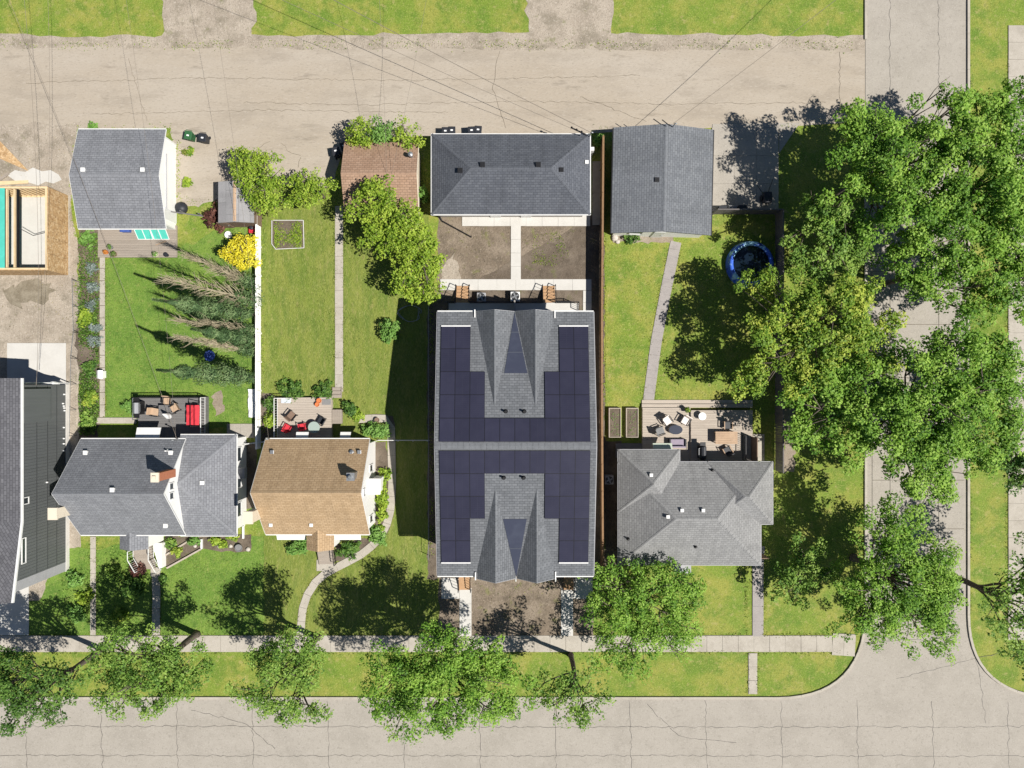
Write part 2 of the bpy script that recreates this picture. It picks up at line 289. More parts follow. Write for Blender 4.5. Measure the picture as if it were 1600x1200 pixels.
# ------------------------------------------------------------------ foliage
def leaf_object(name, C, nrm, size, tone, mat, parent, aspect=0.62):
    """one mesh of folded leaf faces: C (n,3) centres, nrm (n,3) normals"""
    n = len(C); rng = np.random.default_rng(n)
    nrm = nrm / (np.linalg.norm(nrm, axis=1, keepdims=True) + 1e-9)
    r = rng.normal(size=(n, 3)); a = np.cross(nrm, r); a /= (np.linalg.norm(a, axis=1, keepdims=True) + 1e-9)
    b = np.cross(nrm, a); s = size[:, None] if hasattr(size, 'shape') else size
    V = np.empty((n, 4, 3)); droop = nrm * s * 0.12
    V[:, 0] = C - a * s * 0.5 - droop; V[:, 1] = C + b * s * 0.5 * aspect; V[:, 2] = C + a * s * 0.5 - droop; V[:, 3] = C - b * s * 0.5 * aspect
    me = bpy.data.meshes.new(name); me.vertices.add(4 * n); me.vertices.foreach_set('co', V.reshape(-1))
    me.loops.add(4 * n); me.loops.foreach_set('vertex_index', np.arange(4 * n, dtype=np.int32))
    me.polygons.add(n); me.polygons.foreach_set('loop_start', np.arange(0, 4 * n, 4, dtype=np.int32))
    at = me.attributes.new('tone', 'FLOAT', 'FACE'); at.data.foreach_set('value', np.clip(tone, 0, 1).astype(np.float32))
    me.materials.append(mat); me.update(); me.validate()
    o = bpy.data.objects.new(name, me); COL.objects.link(o)
    if parent is not None: adopt(o, parent)
    return o

def clump_leaves(cents, rads, per, rng, flat=0.7, up=0.9, sz=(0.16, 0.30), crown_c=None):
    """leaves gathered round clump centres"""
    C = []; Nn = []; T = []; S = []
    for c, r in zip(cents, rads):
        k = max(8, int(per * (r / 0.7) ** 2 * rng.uniform(.75, 1.25)))
        d = rng.normal(size=(k, 3)); d /= np.linalg.norm(d, axis=1, keepdims=True)
        rad = rng.uniform(0.35, 1.0, (k, 1)) ** 0.6
        lump = 1 + 0.35 * np.sin(d[:, :1] * 5 + c[0]) * np.cos(d[:, 1:2] * 4 + c[1])
        p = np.array(c) + d * rad * r * lump * np.array([1, 1, flat])
        nn = d * 0.6 + np.array([0.12, -0.05, up * 1.05]) + rng.normal(size=(k, 3)) * 0.42
        C.append(p); Nn.append(nn); S.append(sz[0] * .75 + (sz[1] * 1.25 - sz[0] * .75) * rng.beta(1.4, 2.2, k))
        T.append(rng.uniform(.1, .85) + rng.normal(size=k) * 0.2 + d[:, 2] * .12)
    return np.concatenate(C), np.concatenate(Nn), np.concatenate(S), np.concatenate(T)

def limb(mb, a, b, r0, r1, rng, sag=0.12, n=5):
    a = np.array(a, float); b = np.array(b, float); L = np.linalg.norm(b - a)
    pts = []
    w = rng.normal(size=3) * L * sag * 0.5
    for i in range(n):
        t = i / (n - 1); q = a + (b - a) * t; q[2] += math.sin(t * math.pi) * L * sag * 0.6; q += w * math.sin(t * math.pi)
        pts.append(q)
    mb.tube(pts, [r0 + (r1 - r0) * i / (n - 1) for i in range(n)], 6)
    return pts

def tree(name, label, blobs, mat, seed, base=None, clump=0.62, dens=1.0, per=160, sz=(0.13, 0.27), trunk=0.2, group=None, up=0.9, hollow=0.25, cat='tree', bare=0):
    """blobs: (px, py, z, radius in px, radius in z m). Crown of leaf clumps on real limbs."""
    rng = np.random.default_rng(seed)
    B = []
    for px, py, z, rp, rz in blobs:
        c = P(px, py, z); B.append((np.array(c), rp * mpp(z) * 1.1, rz))
    c0, r0, rz0 = B[0]
    bx, by = (c0[0], c0[1]) if base is None else base
    root = thing(name, label, cat, (bx, by, 0), 0, group)
    cents = []; rads = []
    for c, r, rz in B:
        n = int(dens * (r ** 2 * rz ** 0.5) * 3.3 / clump ** 2 * 0.62) + 4
        ph = rng.uniform(0, 6.28, 4)
        for i in range(n):
            d = rng.normal(size=3); d /= np.linalg.norm(d)
            if d[2] < -0.2: d[2] *= -0.6
            th = math.atan2(d[1], d[0]); k = 1 + 0.16 * math.sin(3 * th + ph[0]) + 0.10 * math.sin(5 * th + ph[1]) + 0.08 * math.sin(8 * th + ph[2])
            u = rng.uniform(hollow, 1.0) ** 0.55
            p = c + np.array([d[0] * r, d[1] * r, d[2] * rz]) * u * k * 0.92
            if p[2] < 0.6: p[2] = 0.6 + rng.uniform(0, .4)
            cents.append(p); rads.append(clump * rng.uniform(.6, 1.3))
    # trunk and limbs
    mb = MB(); mb.sm = True
    top = np.array([c0[0], c0[1], c0[2] + rz0 * 0.25]); foot = np.array([bx, by, -0.1])
    tp = [foot + (top - foot) * t + np.array([math.sin(t * 5 + seed), math.cos(t * 4 + seed), 0]) * 0.12 * t for t in (0, .06, .25, .5, .75, 1)]
    mb.tube(tp, [trunk * 1.5, trunk * 1.1, trunk, trunk * .8, trunk * .55, trunk * .22], 8)
    order = rng.permutation(len(cents)); hubs = []
    for i in order[:max(6, len(cents) // 9)]:
        t = rng.uniform(.35, .8); a = foot + (top - foot) * t
        pts = limb(mb, a, cents[i], trunk * .42 * (1.1 - t * .5), 0.03, rng); hubs.append(pts)
    for i in order[max(6, len(cents) // 9):max(10, len(cents) // 2)]:
        h = hubs[rng.integers(len(hubs))]
        best = min(hubs, key=lambda q: np.linalg.norm(q[3] - cents[i])); a = best[2] if rng.random() < .5 else best[3]
        limb(mb, a, cents[i], 0.05, 0.015, rng, n=4)
    for k in range(bare):
        best = hubs[rng.integers(len(hubs))]; e = best[4] + np.array([rng.normal() * .5, rng.normal() * .5, rng.uniform(.3, .9)])
        limb(mb, best[3], e, 0.035, 0.012, rng, n=4)
    mb.build('trunk', BARK, root)
    C, Nn, S, T = clump_leaves(cents, rads, per, rng, up=up, sz=sz)
    leaf_object('crown', C, Nn, S, T, mat, root)
    return root

def shrub(name, label, px, py, rp, h, mat, seed, per=60, sz=(0.10, 0.2), cat='shrub', clump=0.3, ry=None, group=None, z0=0.0):
    rng = np.random.default_rng(seed); g = P(px, py, z0 + h * .5); r = rp * mpp(h * .5); r2 = (ry or rp) * mpp(h * .5)
    root = thing(name, label, cat, (g.x, g.y, z0), 0, group); cents = []; rads = []
    n = int(3.4 * r * r2 / clump ** 2 * 0.8) + 5; ph = rng.uniform(0, 6.28)
    for i in range(n):
        d = rng.normal(size=3); d /= np.linalg.norm(d); d[2] = abs(d[2]) ; u = rng.uniform(.1, 1) ** .5
        th = math.atan2(d[1], d[0]); k = 1 + .14 * math.sin(3 * th + ph) + .1 * math.sin(5 * th + 2 * ph)
        cents.append(np.array([g.x + d[0] * r * u * k, g.y + d[1] * r2 * u * k, z0 + 0.15 + d[2] * u * h * .85])); rads.append(clump * rng.uniform(.7, 1.2))
    mb = MB()
    for i in range(min(9, n)):
        limb(mb, (g.x + rng.normal() * .05, g.y + rng.normal() * .05, z0 - .03), cents[i], .03, .008, rng, n=4)
    mb.build('stem', BARK, root)
    C, Nn, S, T = clump_leaves(cents, rads, per * (.7 / .45) ** 2 * 1.5, rng, sz=(sz[0] * 1.25, sz[1] * 1.25), flat=.8)
    leaf_object('foliage', C, Nn, S, T, mat, root); return root

# ------------------------------------------------------------------ building helpers
def up_uv(pts):
    """uv in metres: u along the eave, v up the slope"""
    a = [Vector(p) for p in pts]; n = Vector((0, 0, 0))
    for i in range(len(a)): n += a[i].cross(a[(i + 1) % len(a)])
    n.normalize()
    if n.z < 0: a = a[::-1]; n = -n
    u = Vector((0, 0, 1)).cross(n)
    if u.length < 1e-3: u = Vector((1, 0, 0))
    u.normalize(); v = n.cross(u)
    return a, [(p.dot(u), p.dot(v)) for p in a]
def roof_obj(faces, mat, parent, name='roof', thick=0.14):
    mb = MB()
    for f in faces:
        a, uv = up_uv(f); mb.poly(a, uv)
    o = mb.build(name, mat, parent)
    bm = bmesh.new(); bm.from_mesh(o.data); bmesh.ops.remove_doubles(bm, verts=bm.verts, dist=0.002); bm.to_mesh(o.data); bm.free()
    s = o.modifiers.new('solid', 'SOLIDIFY'); s.thickness = thick; s.offset = -1
    return o
def cap(parent, pts, mat=None, w=0.26, name='ridge_cap', sl=0.4):
    """ridge-cap shingles folded over the ridge; sl is the fall to each side"""
    mb = MB()
    for a, b in zip(pts[:-1], pts[1:]):
        a = Vector(a); b = Vector(b); n = max(2, int((b - a).length / 0.42)); d = (b - a)
        x = Vector((d.y, -d.x, 0)).normalized() * w / 2; dn = Vector((0, 0, -w / 2 * sl)); up = Vector((0, 0, .014))
        for i in range(n):
            p = a + d * (i / n) + up; q = a + d * ((i + .95) / n) + up * 1.9; t = Vector((0, 0, -.05))
            mb.add([p - x + dn, p, p + x + dn, q - x + dn, q, q + x + dn, p - x + dn + t, p + x + dn + t, q - x + dn + t, q + x + dn + t], [(0, 1, 4, 3), (1, 2, 5, 4), (0, 3, 8, 6), (2, 7, 9, 5), (0, 6, 7, 2, 1), (3, 4, 5, 9, 8)])
    return mb.build(name, mat, parent)
def gutter(parent, pts, mat=None, r=0.08, name='gutter', dz=-0.07):
    mb = MB()
    for a, b in zip(pts[:-1], pts[1:]): mb.bar(Vector(a) + Vector((0, 0, dz)), Vector(b) + Vector((0, 0, dz)), r, r)
    return mb.build(name, mat or WTRIM, parent)
def roof_vent(parent, p, mat, s=0.34, name='roof_vent'):
    mb = MB(); mb.box(Vector(p) + Vector((0, 0, .04)), (s * .75, s * .75, .16)); mb.box(Vector(p) + Vector((0, 0, .16)), (s, s, .07))
    return mb.build(name, mat, parent, .015)
def pipe_vent(parent, p, mat=None, h=0.45, r=0.06, name='vent_pipe'):
    mb = MB(); mb.lathe(Vector(p) - Vector((0, 0, .1)), [(r * 2.2, .1), (r * 1.3, .16), (r, .18), (r, h)], 10); return mb.build(name, mat or BLACKM, parent)
def window(parent, c, nrm, w, h, name='window'):
    """framed pane standing on a wall; nrm is the outward horizontal normal"""
    n = Vector((nrm[0], nrm[1], 0)).normalized(); t = Vector((-n.y, n.x, 0)); c = Vector(c); a = math.atan2(t.y, t.x)
    mb = MB()
    for s in (-1, 1):
        mb.box(c + t * s * (w / 2 + .03) + n * .03, (.07, .08, h + .14), a); mb.box(c + Vector((0, 0, s * (h / 2 + .035))) + n * .03, (w, .08, .07), a)
    f = mb.build(name, WTRIM, parent)
    g = MB(); g.box(c + n * .012, (w, .02, h), a); g.build('pane', GLASS, f); return f
def door(parent, c, nrm, w, h, mat, name='door', panels=0):
    n = Vector((nrm[0], nrm[1], 0)).normalized(); t = Vector((-n.y, n.x, 0)); c = Vector(c); a = math.atan2(t.y, t.x)
    mb = MB(); mb.box(c + n * .03 + Vector((0, 0, h / 2)), (w, .06, h), a); d = mb.build(name, mat, parent)
    if panels:
        for i in range(panels):
            q = MB(); q.box(c + n * .07 + Vector((0, 0, h * (i + .5) / panels)), (w - .08, .02, h / panels - .05), a); q.build('panel', mat, d)
    else:
        q = MB(); q.box(c + n * .09 + t * (w * .38) + Vector((0, 0, 1.0)), (.12, .06, .05), a); q.build('handle', GREYM, d)
    return d
def gable_pts(pe, pr):
    pass

# ------------------------------------------------------------------ the setting: ground, lawns, lane, road, walks
_placed = []
def level(pts, pad=0.0):
    """height of a ground sheet: one step above every sheet it overlaps"""
    x0, x1 = min(p[0] for p in pts) - pad, max(p[0] for p in pts) + pad; y0, y1 = min(p[1] for p in pts) - pad, max(p[1] for p in pts) + pad
    k = 1 + max([l for a, b, c_, d_, l in _placed if a < x1 and b > x0 and c_ < y1 and d_ > y0] + [0]); _placed.append((x0, x1, y0, y1, k)); return 0.004 * k
def sheet(name, pts, mat, jit=0.0, seed=1, step=1.2):
    z = level(pts, 3 if jit else 0); rng = random.Random(seed * 77 + len(pts)); q = []
    w = [P(*p) for p in pts]
    for i, a in enumerate(w):
        b = w[(i + 1) % len(w)]; n = max(1, int((b - a).length / step)) if jit else 1
        for k in range(n):
            p = a.lerp(b, k / n)
            if jit: p += Vector((rng.uniform(-jit, jit), rng.uniform(-jit, jit), 0))
            q.append((p.x, p.y, z))
    mb = MB(); mb.poly(q); o = mb.build(name, mat)
    if o.data.polygons[0].normal.z < 0: o.data.flip_normals()
    return struct(o)
def slab_run(name, pts, wid, pitch, mat, gap=0.02, h=0.03, uneven=0.006, bed=None, seed=3, wl=None):
    """a walk of separate concrete slabs along a px polyline on a thin bed"""
    z0 = level(pts, wid / 2 + 1); rng = random.Random(seed); w = [P(*p) for p in pts]; W = wid * mpp()
    cum = [0]
    for a, b in zip(w[:-1], w[1:]): cum.append(cum[-1] + (b - a).length)
    def at(s):
        s = min(max(s, 0), cum[-1] - 1e-6); i = max(k for k in range(len(w) - 1) if cum[k] <= s)
        d = (w[i + 1] - w[i]).normalized(); return w[i] + d * (s - cum[i]), d
    def nrm(s):
        d = (at(s + .4)[0] - at(s - .4)[0]).normalized(); return Vector((-d.y, d.x, 0))
    n = max(1, round(cum[-1] / (pitch * mpp())))
    mb = MB(); A = []; Bq = []
    m = max(n, len(w) * 3)
    for k in range(m + 1):
        s = cum[-1] * k / m; p = at(s)[0]; t = nrm(s) * (W / 2 + .008); A.append((p.x + t.x, p.y + t.y, z0)); Bq.append((p.x - t.x, p.y - t.y, z0))
    for k in range(m): mb.poly([A[k], Bq[k], Bq[k + 1], A[k + 1]])
    base = struct(mb.build(name, bed or SOIL))
    for k in range(n):
        s0 = cum[-1] * k / n + gap / 2; s1 = cum[-1] * (k + 1) / n - gap / 2; dz = rng.uniform(-uneven, uneven); q = MB()
        p0, p1 = at(s0)[0], at(s1)[0]; t0, t1 = nrm(s0) * (W / 2), nrm(s1) * (W / 2); j = rng.uniform(-.012, .012)
        q.prism([((p0 - t0).x + j, (p0 - t0).y), ((p1 - t1).x, (p1 - t1).y + j), ((p1 + t1).x, (p1 + t1).y), ((p0 + t0).x, (p0 + t0).y)], z0 + .002, z0 + h + dz)
        q.build('slab', mat, base)
    return base
def slab_grid(name, x0, y0, x1, y1, nx, ny, mat, gap=0.015, h=0.04, seed=5):
    z0 = level([(x0, y0), (x1, y1)]); rng = random.Random(seed); a = P(x0, y1); b = P(x1, y0)
    mb = MB(); mb.poly([(a.x, a.y, z0), (b.x, a.y, z0), (b.x, b.y, z0), (a.x, b.y, z0)]); base = struct(mb.build(name, SOIL))
    dx = (b.x - a.x) / nx; dy = (b.y - a.y) / ny; q = MB(); q.box((0, 0, h / 2), (dx - gap, dy - gap, h)); me = q.mesh('slab', mat)
    for i in range(nx):
        for j in range(ny):
            o = bpy.data.objects.new('slab', me); COL.objects.link(o); o.parent = base
            o.location = (a.x + dx * (i + .5), a.y + dy * (j + .5), z0 + .002 + rng.uniform(-.004, .004))
    return base

mb = MB(); mb.poly([(-700, -700, 0), (700, -700, 0), (700, 700, 0), (-700, 700, 0)]); struct(mb.build('ground', G_MIX))
sheet('lane', [(-900, 70), (1353, 70), (1353, 192), (1240, 196), (1120, 200), (925, 208), (670, 212), (540, 214), (275, 200), (118, 202), (-900, 210)], LANE, .12, 2, 2.5)
sheet('gravel_pad', [(268, 190), (545, 190), (530, 250), (524, 292), (440, 300), (372, 300), (352, 312), (330, 330), (282, 322), (272, 330)], LANE, .18, 4, .8)
sheet('gravel_shoulder', [(-900, 52), (300, 56), (900, 50), (1353, 56), (1353, 76), (900, 78), (300, 74), (-900, 76)], GRAVEL, .16, 41, 1.1)
sheet('gravel_drive', [(250, -60), (400, -60), (396, 60), (254, 60)], GRAVEL, .25, 42, .7)
sheet('gravel_drive', [(820, -60), (960, -60), (956, 58), (824, 58)], GRAVEL, .25, 43, .7)
sheet('dirt_yard', [(-300, 196), (126, 192), (112, 300), (124, 440), (126, 560), (124, 690), (128, 840), (118, 900), (95, 925), (50, 945), (-300, 960)], GRAVEL, .22, 6, .8)
sheet('lawn', [(163, 405), (280, 385), (330, 360), (403, 350), (403, 672), (330, 668), (214, 658), (165, 660)], G_LUSH, .12, 8, .5)
sheet('garden_bed', [(122, 362), (154, 358), (158, 500), (158, 650), (150, 690), (124, 690), (128, 600), (118, 540), (126, 480)], SOIL, .15, 9, .5)
sheet('lawn', [(404, 296), (440, 290), (670, 300), (670, 860), (600, 860), (590, 690), (404, 690)], G_OLIVE, .1, 10, .5)
sheet('lawn', [(250, 838), (412, 838), (413, 993), (250, 993)], G_LUSH, .1, 11, .5)
sheet('lawn', [(412, 838), (686, 838), (686, 993), (413, 993)], G_OLIVE, .05, 12, .5)
sheet('rough_front_yard', [(95, 860), (240, 850), (242, 993), (-300, 993), (-300, 940), (60, 940)], G_LUSH, .2, 13, .5)
sheet('garden_soil', [(258, 838), (392, 836), (392, 862), (345, 862), (318, 856), (262, 888), (256, 880)], SOIL, .08, 14, .4)
sheet('soil_yard', [(684, 335), (926, 335), (926, 490), (684, 490)], SOIL_Y, .12, 15, .5)
sheet('soil_side', [(668, 480), (944, 330), (946, 900), (668, 905)], SOIL, .1, 16, .5)
sheet('soil_yard', [(686, 880), (928, 880), (928, 995), (686, 995)], SOIL_Y, .1, 17, .5)
sheet('dirt_patch', [(690, 420), (708, 395), (722, 440), (690, 448)], GRAVEL, .25, 18, .4)
sheet('lawn', [(946, 372), (1214, 366), (1214, 640), (946, 720)], G_MIX, .08, 19, .5)
sheet('garden_soil', [(955, 366), (1050, 364), (1050, 380), (958, 378)], DIRT, .12, 20, .4)
sheet('worn_path', [(1224, 640), (1242, 640), (1240, 735), (1224, 740)], DIRT, .2, 21, .4)
sheet('grass_patch', [(275, 330), (340, 312), (352, 350), (300, 385), (278, 380)], G_MIX, .25, 22, .4)
sheet('bare_patch', [(330, 618), (345, 612), (352, 640), (338, 652)], DIRT, .15, 23, .3)
sheet('soil_bed', [(404, 612), (432, 618), (432, 690), (404, 690)], SOIL, .1, 24, .4)
sheet('soil_bed', [(586, 690), (602, 690), (612, 770), (606, 830), (560, 872), (520, 880), (524, 850), (586, 840)], SOIL, .12, 25, .4)
sheet('soil_bed', [(372, 690), (400, 690), (404, 790), (376, 800)], SOIL, .1, 26, .4)
sheet('soil_side', [(944, 690), (972, 690), (972, 884), (946, 884)], SOIL, .1, 28, .5)  # dark sheet paints the bungalow's shadow into the gap by the fence
def bez(p0, p1, p2, n=14): return [tuple((1 - t) ** 2 * u + 2 * t * (1 - t) * v + t * t * w for u, v, w in zip(p0, p1, p2)) for t in [i / n for i in range(n + 1)]]
CL = bez((1352, 950), (1352, 1089), (1215, 1090)); CR = bez((1512, 960), (1512, 1090), (1660, 1090))
sheet('boulevard', [(-900, 1017)] + [(x - 1, y - 1) for x, y in CL if y > 1016] + [(-900, 1089)], G_MIX, 0, 27)
# road and street
ROAD = [(1352, -400)] + CL + [(-900, 1090), (-900, 1300), (2500, 1300), (2500, 1090)] + CR[::-1] + [(1512, -400)]
street = sheet('street', ROAD, CONC_ROAD)
road = slab_grid('road', 1362, 196, 1506, 960, 1, 1, CONC_ROAD)
for ch in list(road.children): bpy.data.objects.remove(ch)
_z = road.data.vertices[0].co.z; rng = random.Random(4)
for xa, xb in ((1362, 1390), (1390, 1466), (1466, 1506)):
    ys = [196, 272, 348, 424, 507, 590, 672, 750, 826, 900, 960]
    for ya, yb in zip(ys[:-1], ys[1:]):
        a, b = P(xa, yb), P(xb, ya); q = MB()
        q.prism([(a.x + .02, a.y + .02), (b.x - .02, a.y + .02), (b.x - .02, b.y - .02), (a.x + .02, b.y - .02)], _z + .002, _z + .03 + rng.uniform(-.003, .003)); q.build('slab', CONC_ROAD, road)
def kerb(name, pts, w=0.2, h=0.13):
    mb = MB(); q = [P(*p) for p in pts]
    for a, b in zip(q[:-1], q[1:]):
        d = (b - a).normalized(); n = max(1, int((b - a).length / 3.0))
        for i in range(n):
            mb.bar(a.lerp(b, i / n) + Vector((0, 0, h / 2)) - d * .01, a.lerp(b, (i + 1) / n) + Vector((0, 0, h / 2)) + d * .0, w, h + .02)
    return struct(mb.build(name, CONC_OLD))
kerb('kerb', [(1352, 200)] + CL + [(-900, 1090)])
kerb('kerb', [(1512, -400)] + CR + [(2500, 1090)], h=.16)
kerb('kerb', [(1352, -400), (1352, 62)])
slab_run('sidewalk', [(-120, 1005.5), (1300, 1005.5)], 25.5, 24.5, CONC_OLD, seed=11)
slab_run('sidewalk', [(1300, 1006), (1336, 1008)], 34, 18, CONC_OLD, seed=12)
slab_run('sidewalk', [(1589, 40), (1589, 1000)], 28, 27, CONC_OLD, seed=13)
slab_run('garden_path', [(160.5, 400), (160.5, 652)], 8, 19.5, CONC_OLD, seed=14, gap=.05)
slab_run('garden_path', [(152, 657), (214, 657)], 9, 22, CONC_OLD, seed=15)
slab_run('garden_path', [(530, 322), (530, 612)], 12.5, 25.3, CONC_OLD, seed=16)
slab_run('garden_path', [(560, 655), (590, 653), (611, 655), (612, 700), (613, 760), (610, 800), (602, 828), (585, 850), (562, 868), (535, 882), (512, 893), (494, 908), (480, 930), (472, 955), (470, 992)], 12, 22, CONC_OLD, seed=17)
slab_run('front_path', [(508, 874), (508, 892)], 26, 20, CONC_OLD, seed=18)
slab_run('front_path', [(245, 888), (244, 905), (245, 925), (244, 992)], 12.5, 22, CONC_OLD, seed=19)
slab_run('front_path', [(236, 893), (250, 893)], 15, 14, CONC_OLD, seed=29)
slab_run('front_path', [(146, 838), (146, 992)], 8.5, 19, CONC_OLD, seed=20)
slab_run('front_path', [(1186, 853), (1184, 880), (1184, 994)], 17, 24, PAVER, gap=.01, seed=21)
slab_run('boulevard_path', [(1176, 1020), (1176, 1084)], 13.5, 21, CONC_OLD, seed=22)
slab_run('garden_path', [(1056, 378), (1040, 455), (1025, 535), (1013, 626)], 17, 12, PAVER, gap=.008, seed=23, uneven=.003)
slab_run('concrete_walk', [(806, 353), (806, 438)], 15.5, 21, CONC, seed=24, uneven=.002, gap=.012)
slab_run('concrete_walk', [(722, 344), (922, 344)], 19, 25, CONC, seed=25, uneven=.002, gap=.012)
slab_run('concrete_walk', [(688, 445), (924, 445)], 17, 29, CONC, seed=26, uneven=.002, gap=.012)
slab_run('concrete_walk', [(917.5, 454), (917.5, 492)], 13, 19, CONC, seed=27, uneven=.002, gap=.012)
slab_run('concrete_walk', [(727.5, 918), (727.5, 993)], 18.5, 25, CONC, seed=28, uneven=.002, gap=.012)
slab_run('concrete_walk', [(886, 918), (886, 993)], 18.5, 25, CONC, seed=30, uneven=.002, gap=.012)
slab_run('concrete_walk', [(690, 919), (718, 919)], 32, 30, CONC, seed=31, uneven=.002)
slab_run('concrete_walk', [(896, 919), (926, 919)], 32, 30, CONC, seed=32, uneven=.002)
slab_run('concrete_walk', [(932, 252), (932, 352)], 13, 50, CONC_OLD, seed=33)
slab_grid('parking_slab', 1112, 200, 1216, 331, 3, 3, CONC_ROAD)
sheet('drive_apron', [(1113, 194), (1250, 192), (1217, 240), (1217, 201), (1113, 201)], CONC_ROAD)
slab_grid('patio_slab', 12, 536, 104, 603, 1, 1, CONC)
slab_grid('concrete_pad', 1176, 678, 1194, 720, 1, 1, CONC_OLD)
slab_grid('front_step_slab', -20, 905, 46, 992, 1, 3, CONC)
slab_grid('paving_pad', 355, 662, 398, 684, 2, 1, CONC_ROAD)

# ------------------------------------------------------------------ buildings
def W2(px, py, z): return P(px, py, z)
def gable_x(root, pw, pe, pn, ps, ze, zr, rmat, wmat, over=0.4, rake=0.28, capm=None, gut=WTRIM, z0=0.0):
    """gable roof, ridge along x; px given at eave height"""
    xw, xe = P(pw, 0, ze).x, P(pe, 0, ze).x; yn, ys = P(0, pn, ze).y, P(0, ps, ze).y; ym = (yn + ys) / 2
    roof_obj([[(xw, ys, ze), (xe, ys, ze), (xe, ym, zr), (xw, ym, zr)], [(xw, ym, zr), (xe, ym, zr), (xe, yn, ze), (xw, yn, ze)]], rmat, root)
    cap(root, [(xw + .05, ym, zr), (xe - .05, ym, zr)], capm or rmat_cap(rmat), sl=(zr - ze) / (yn - ym))
    sl = (zr - ze) / (yn - ym); zw = ze + sl * over - .16; a, b = xw + rake, xe - rake
    pent = [(ys + over, z0 - .05), (yn - over, z0 - .05), (yn - over, zw), (ym, zr - .16), (ys + over, zw)]
    mb = MB(); va = [(a, y, z) for y, z in pent]; vb = [(b, y, z) for y, z in pent]
    mb.add(va + vb, [(0, 1, 2, 3, 4)[::-1], (5, 6, 7, 8, 9), (0, 5, 9, 4)[::-1], (1, 6, 7, 2), (0, 1, 6, 5)])
    mb.build('wall', wmat, root)
    if gut:
        gutter(root, [(xw, yn + .04, ze), (xe, yn + .04, ze)], gut); gutter(root, [(xw, ys - .04, ze), (xe, ys - .04, ze)], gut)
        for x in (xw - .012, xe + .012):
            gutter(root, [(x, ys, ze), (x, ym, zr), (x, yn, ze)], gut, r=.06, name='rake_trim', dz=-.06)
    return dict(xw=xw, xe=xe, yn=yn, ys=ys, ym=ym, ze=ze, zr=zr, sl=sl, wx0=a, wx1=b, wy0=ys + over, wy1=yn - over, zw=zw)
_caps = {}
def rmat_cap(m):
    if m.name not in _caps:
        c = m.node_tree.nodes['Brick Texture'].inputs['Color2'].default_value; c1 = m.node_tree.nodes['Brick Texture'].inputs['Color1'].default_value
        a = tuple(c[i] * .6 + c1[i] * .4 for i in range(3))
        _caps[m.name] = nmat(m.name + '_cap', a, [(tuple(v * .75 for v in a), 3, .4, .7, .8), (tuple(min(1, v * 1.2) for v in a), 14, .5, .7, .6)], bump=.4)
    return _caps[m.name]
def on_roof(g, px, py):
    """point on a gable_x roof seen at px, py"""
    z = g['ze']
    for _ in range(12):
        p = P(px, py, z); z = g['zr'] - abs(p.y - g['ym']) * g['sl']
    return P(px, py, z)
def hip(root, pw, pe, pn, ps, ze, zr, rmat, wmat, over=0.4, gut=WTRIM, ridge=None, dz=0.0, caps=True, wall=True):
    xw, xe = P(pw, 0, ze).x, P(pe, 0, ze).x; yn, ys = P(0, pn, ze).y, P(0, ps, ze).y
    W, D = xe - xw, yn - ys; xm, ym = (xw + xe) / 2, (yn + ys) / 2; ze += dz; zr += dz
    if W >= D: A, B = (xw + D / 2, ym, zr), (xe - D / 2, ym, zr)
    else: A, B = (xm, ys + W / 2, zr), (xm, yn - W / 2, zr)
    sw, se, ne, nw = (xw, ys, ze), (xe, ys, ze), (xe, yn, ze), (xw, yn, ze)
    if W >= D: F = [[sw, se, B, A], [se, ne, B], [ne, nw, A, B], [nw, sw, A]]; hips = [(sw, A), (nw, A), (se, B), (ne, B)]
    else: F = [[sw, se, A], [se, ne, B, A], [ne, nw, B], [nw, sw, A, B]]; hips = [(sw, A), (se, A), (nw, B), (ne, B)]
    roof_obj(F, rmat, root)
    if caps:
        cap(root, [A, B], rmat_cap(rmat), sl=(zr - ze) / (min(W, D) / 2))
        for h in hips: cap(root, h, rmat_cap(rmat), .22, name='hip_cap', sl=.7 * (zr - ze) / (min(W, D) / 2))
    if wall:
        mb = MB(); mb.prism([(xw + over, ys + over), (xe - over, ys + over), (xe - over, yn - over), (xw + over, yn - over)], -.05, ze - .1); mb.build('wall', wmat, root)
        s = MB(); s.prism([(xw + .05, ys + .05), (xe - .05, ys + .05), (xe - .05, yn - .05), (xw + .05, yn - .05)], ze - .19, ze - .145); s.build('soffit', WTRIM, root)
    if gut: gutter(root, [(xw - .03, ys - .03, ze), (xe + .03, ys - .03, ze), (xe + .03, yn + .03, ze), (xw - .03, yn + .03, ze), (xw - .03, ys - .03, ze)], gut)
    return dict(xw=xw, xe=xe, yn=yn, ys=ys, xm=xm, ym=ym, ze=ze, zr=zr, A=A, B=B, sl=(zr - ze) / (min(W, D) / 2))
def on_hip(g, px, py):
    z = g['ze']
    for _ in range(12):
        p = P(px, py, z); z = g['ze'] + g['sl'] * max(0, min(p.x - g['xw'], g['xe'] - p.x, p.y - g['ys'], g['yn'] - p.y))
    return P(px, py, z)
def awning(root, px0, px1, py, z, out, sgn, mat=WTRIM, drop=0.35, name='awning'):
    """slanted awning under the eave; py is the visible outer edge"""
    a, b = P(px0, py, z), P(px1, py, z); mb = MB()
    y1 = a.y; y0 = y1 - sgn * out
    mb.add([(a.x, y0, z + drop), (b.x, y0, z + drop), (b.x, y1, z), (a.x, y1, z), (a.x, y0, z + drop - .03), (b.x, y0, z + drop - .03), (b.x, y1, z - .12), (a.x, y1, z - .12)],
           [(0, 1, 2, 3), (7, 6, 5, 4), (0, 4, 5, 1), (1, 5, 6, 2), (2, 6, 7, 3), (3, 7, 4, 0)])
    return mb.build(name, mat, root)
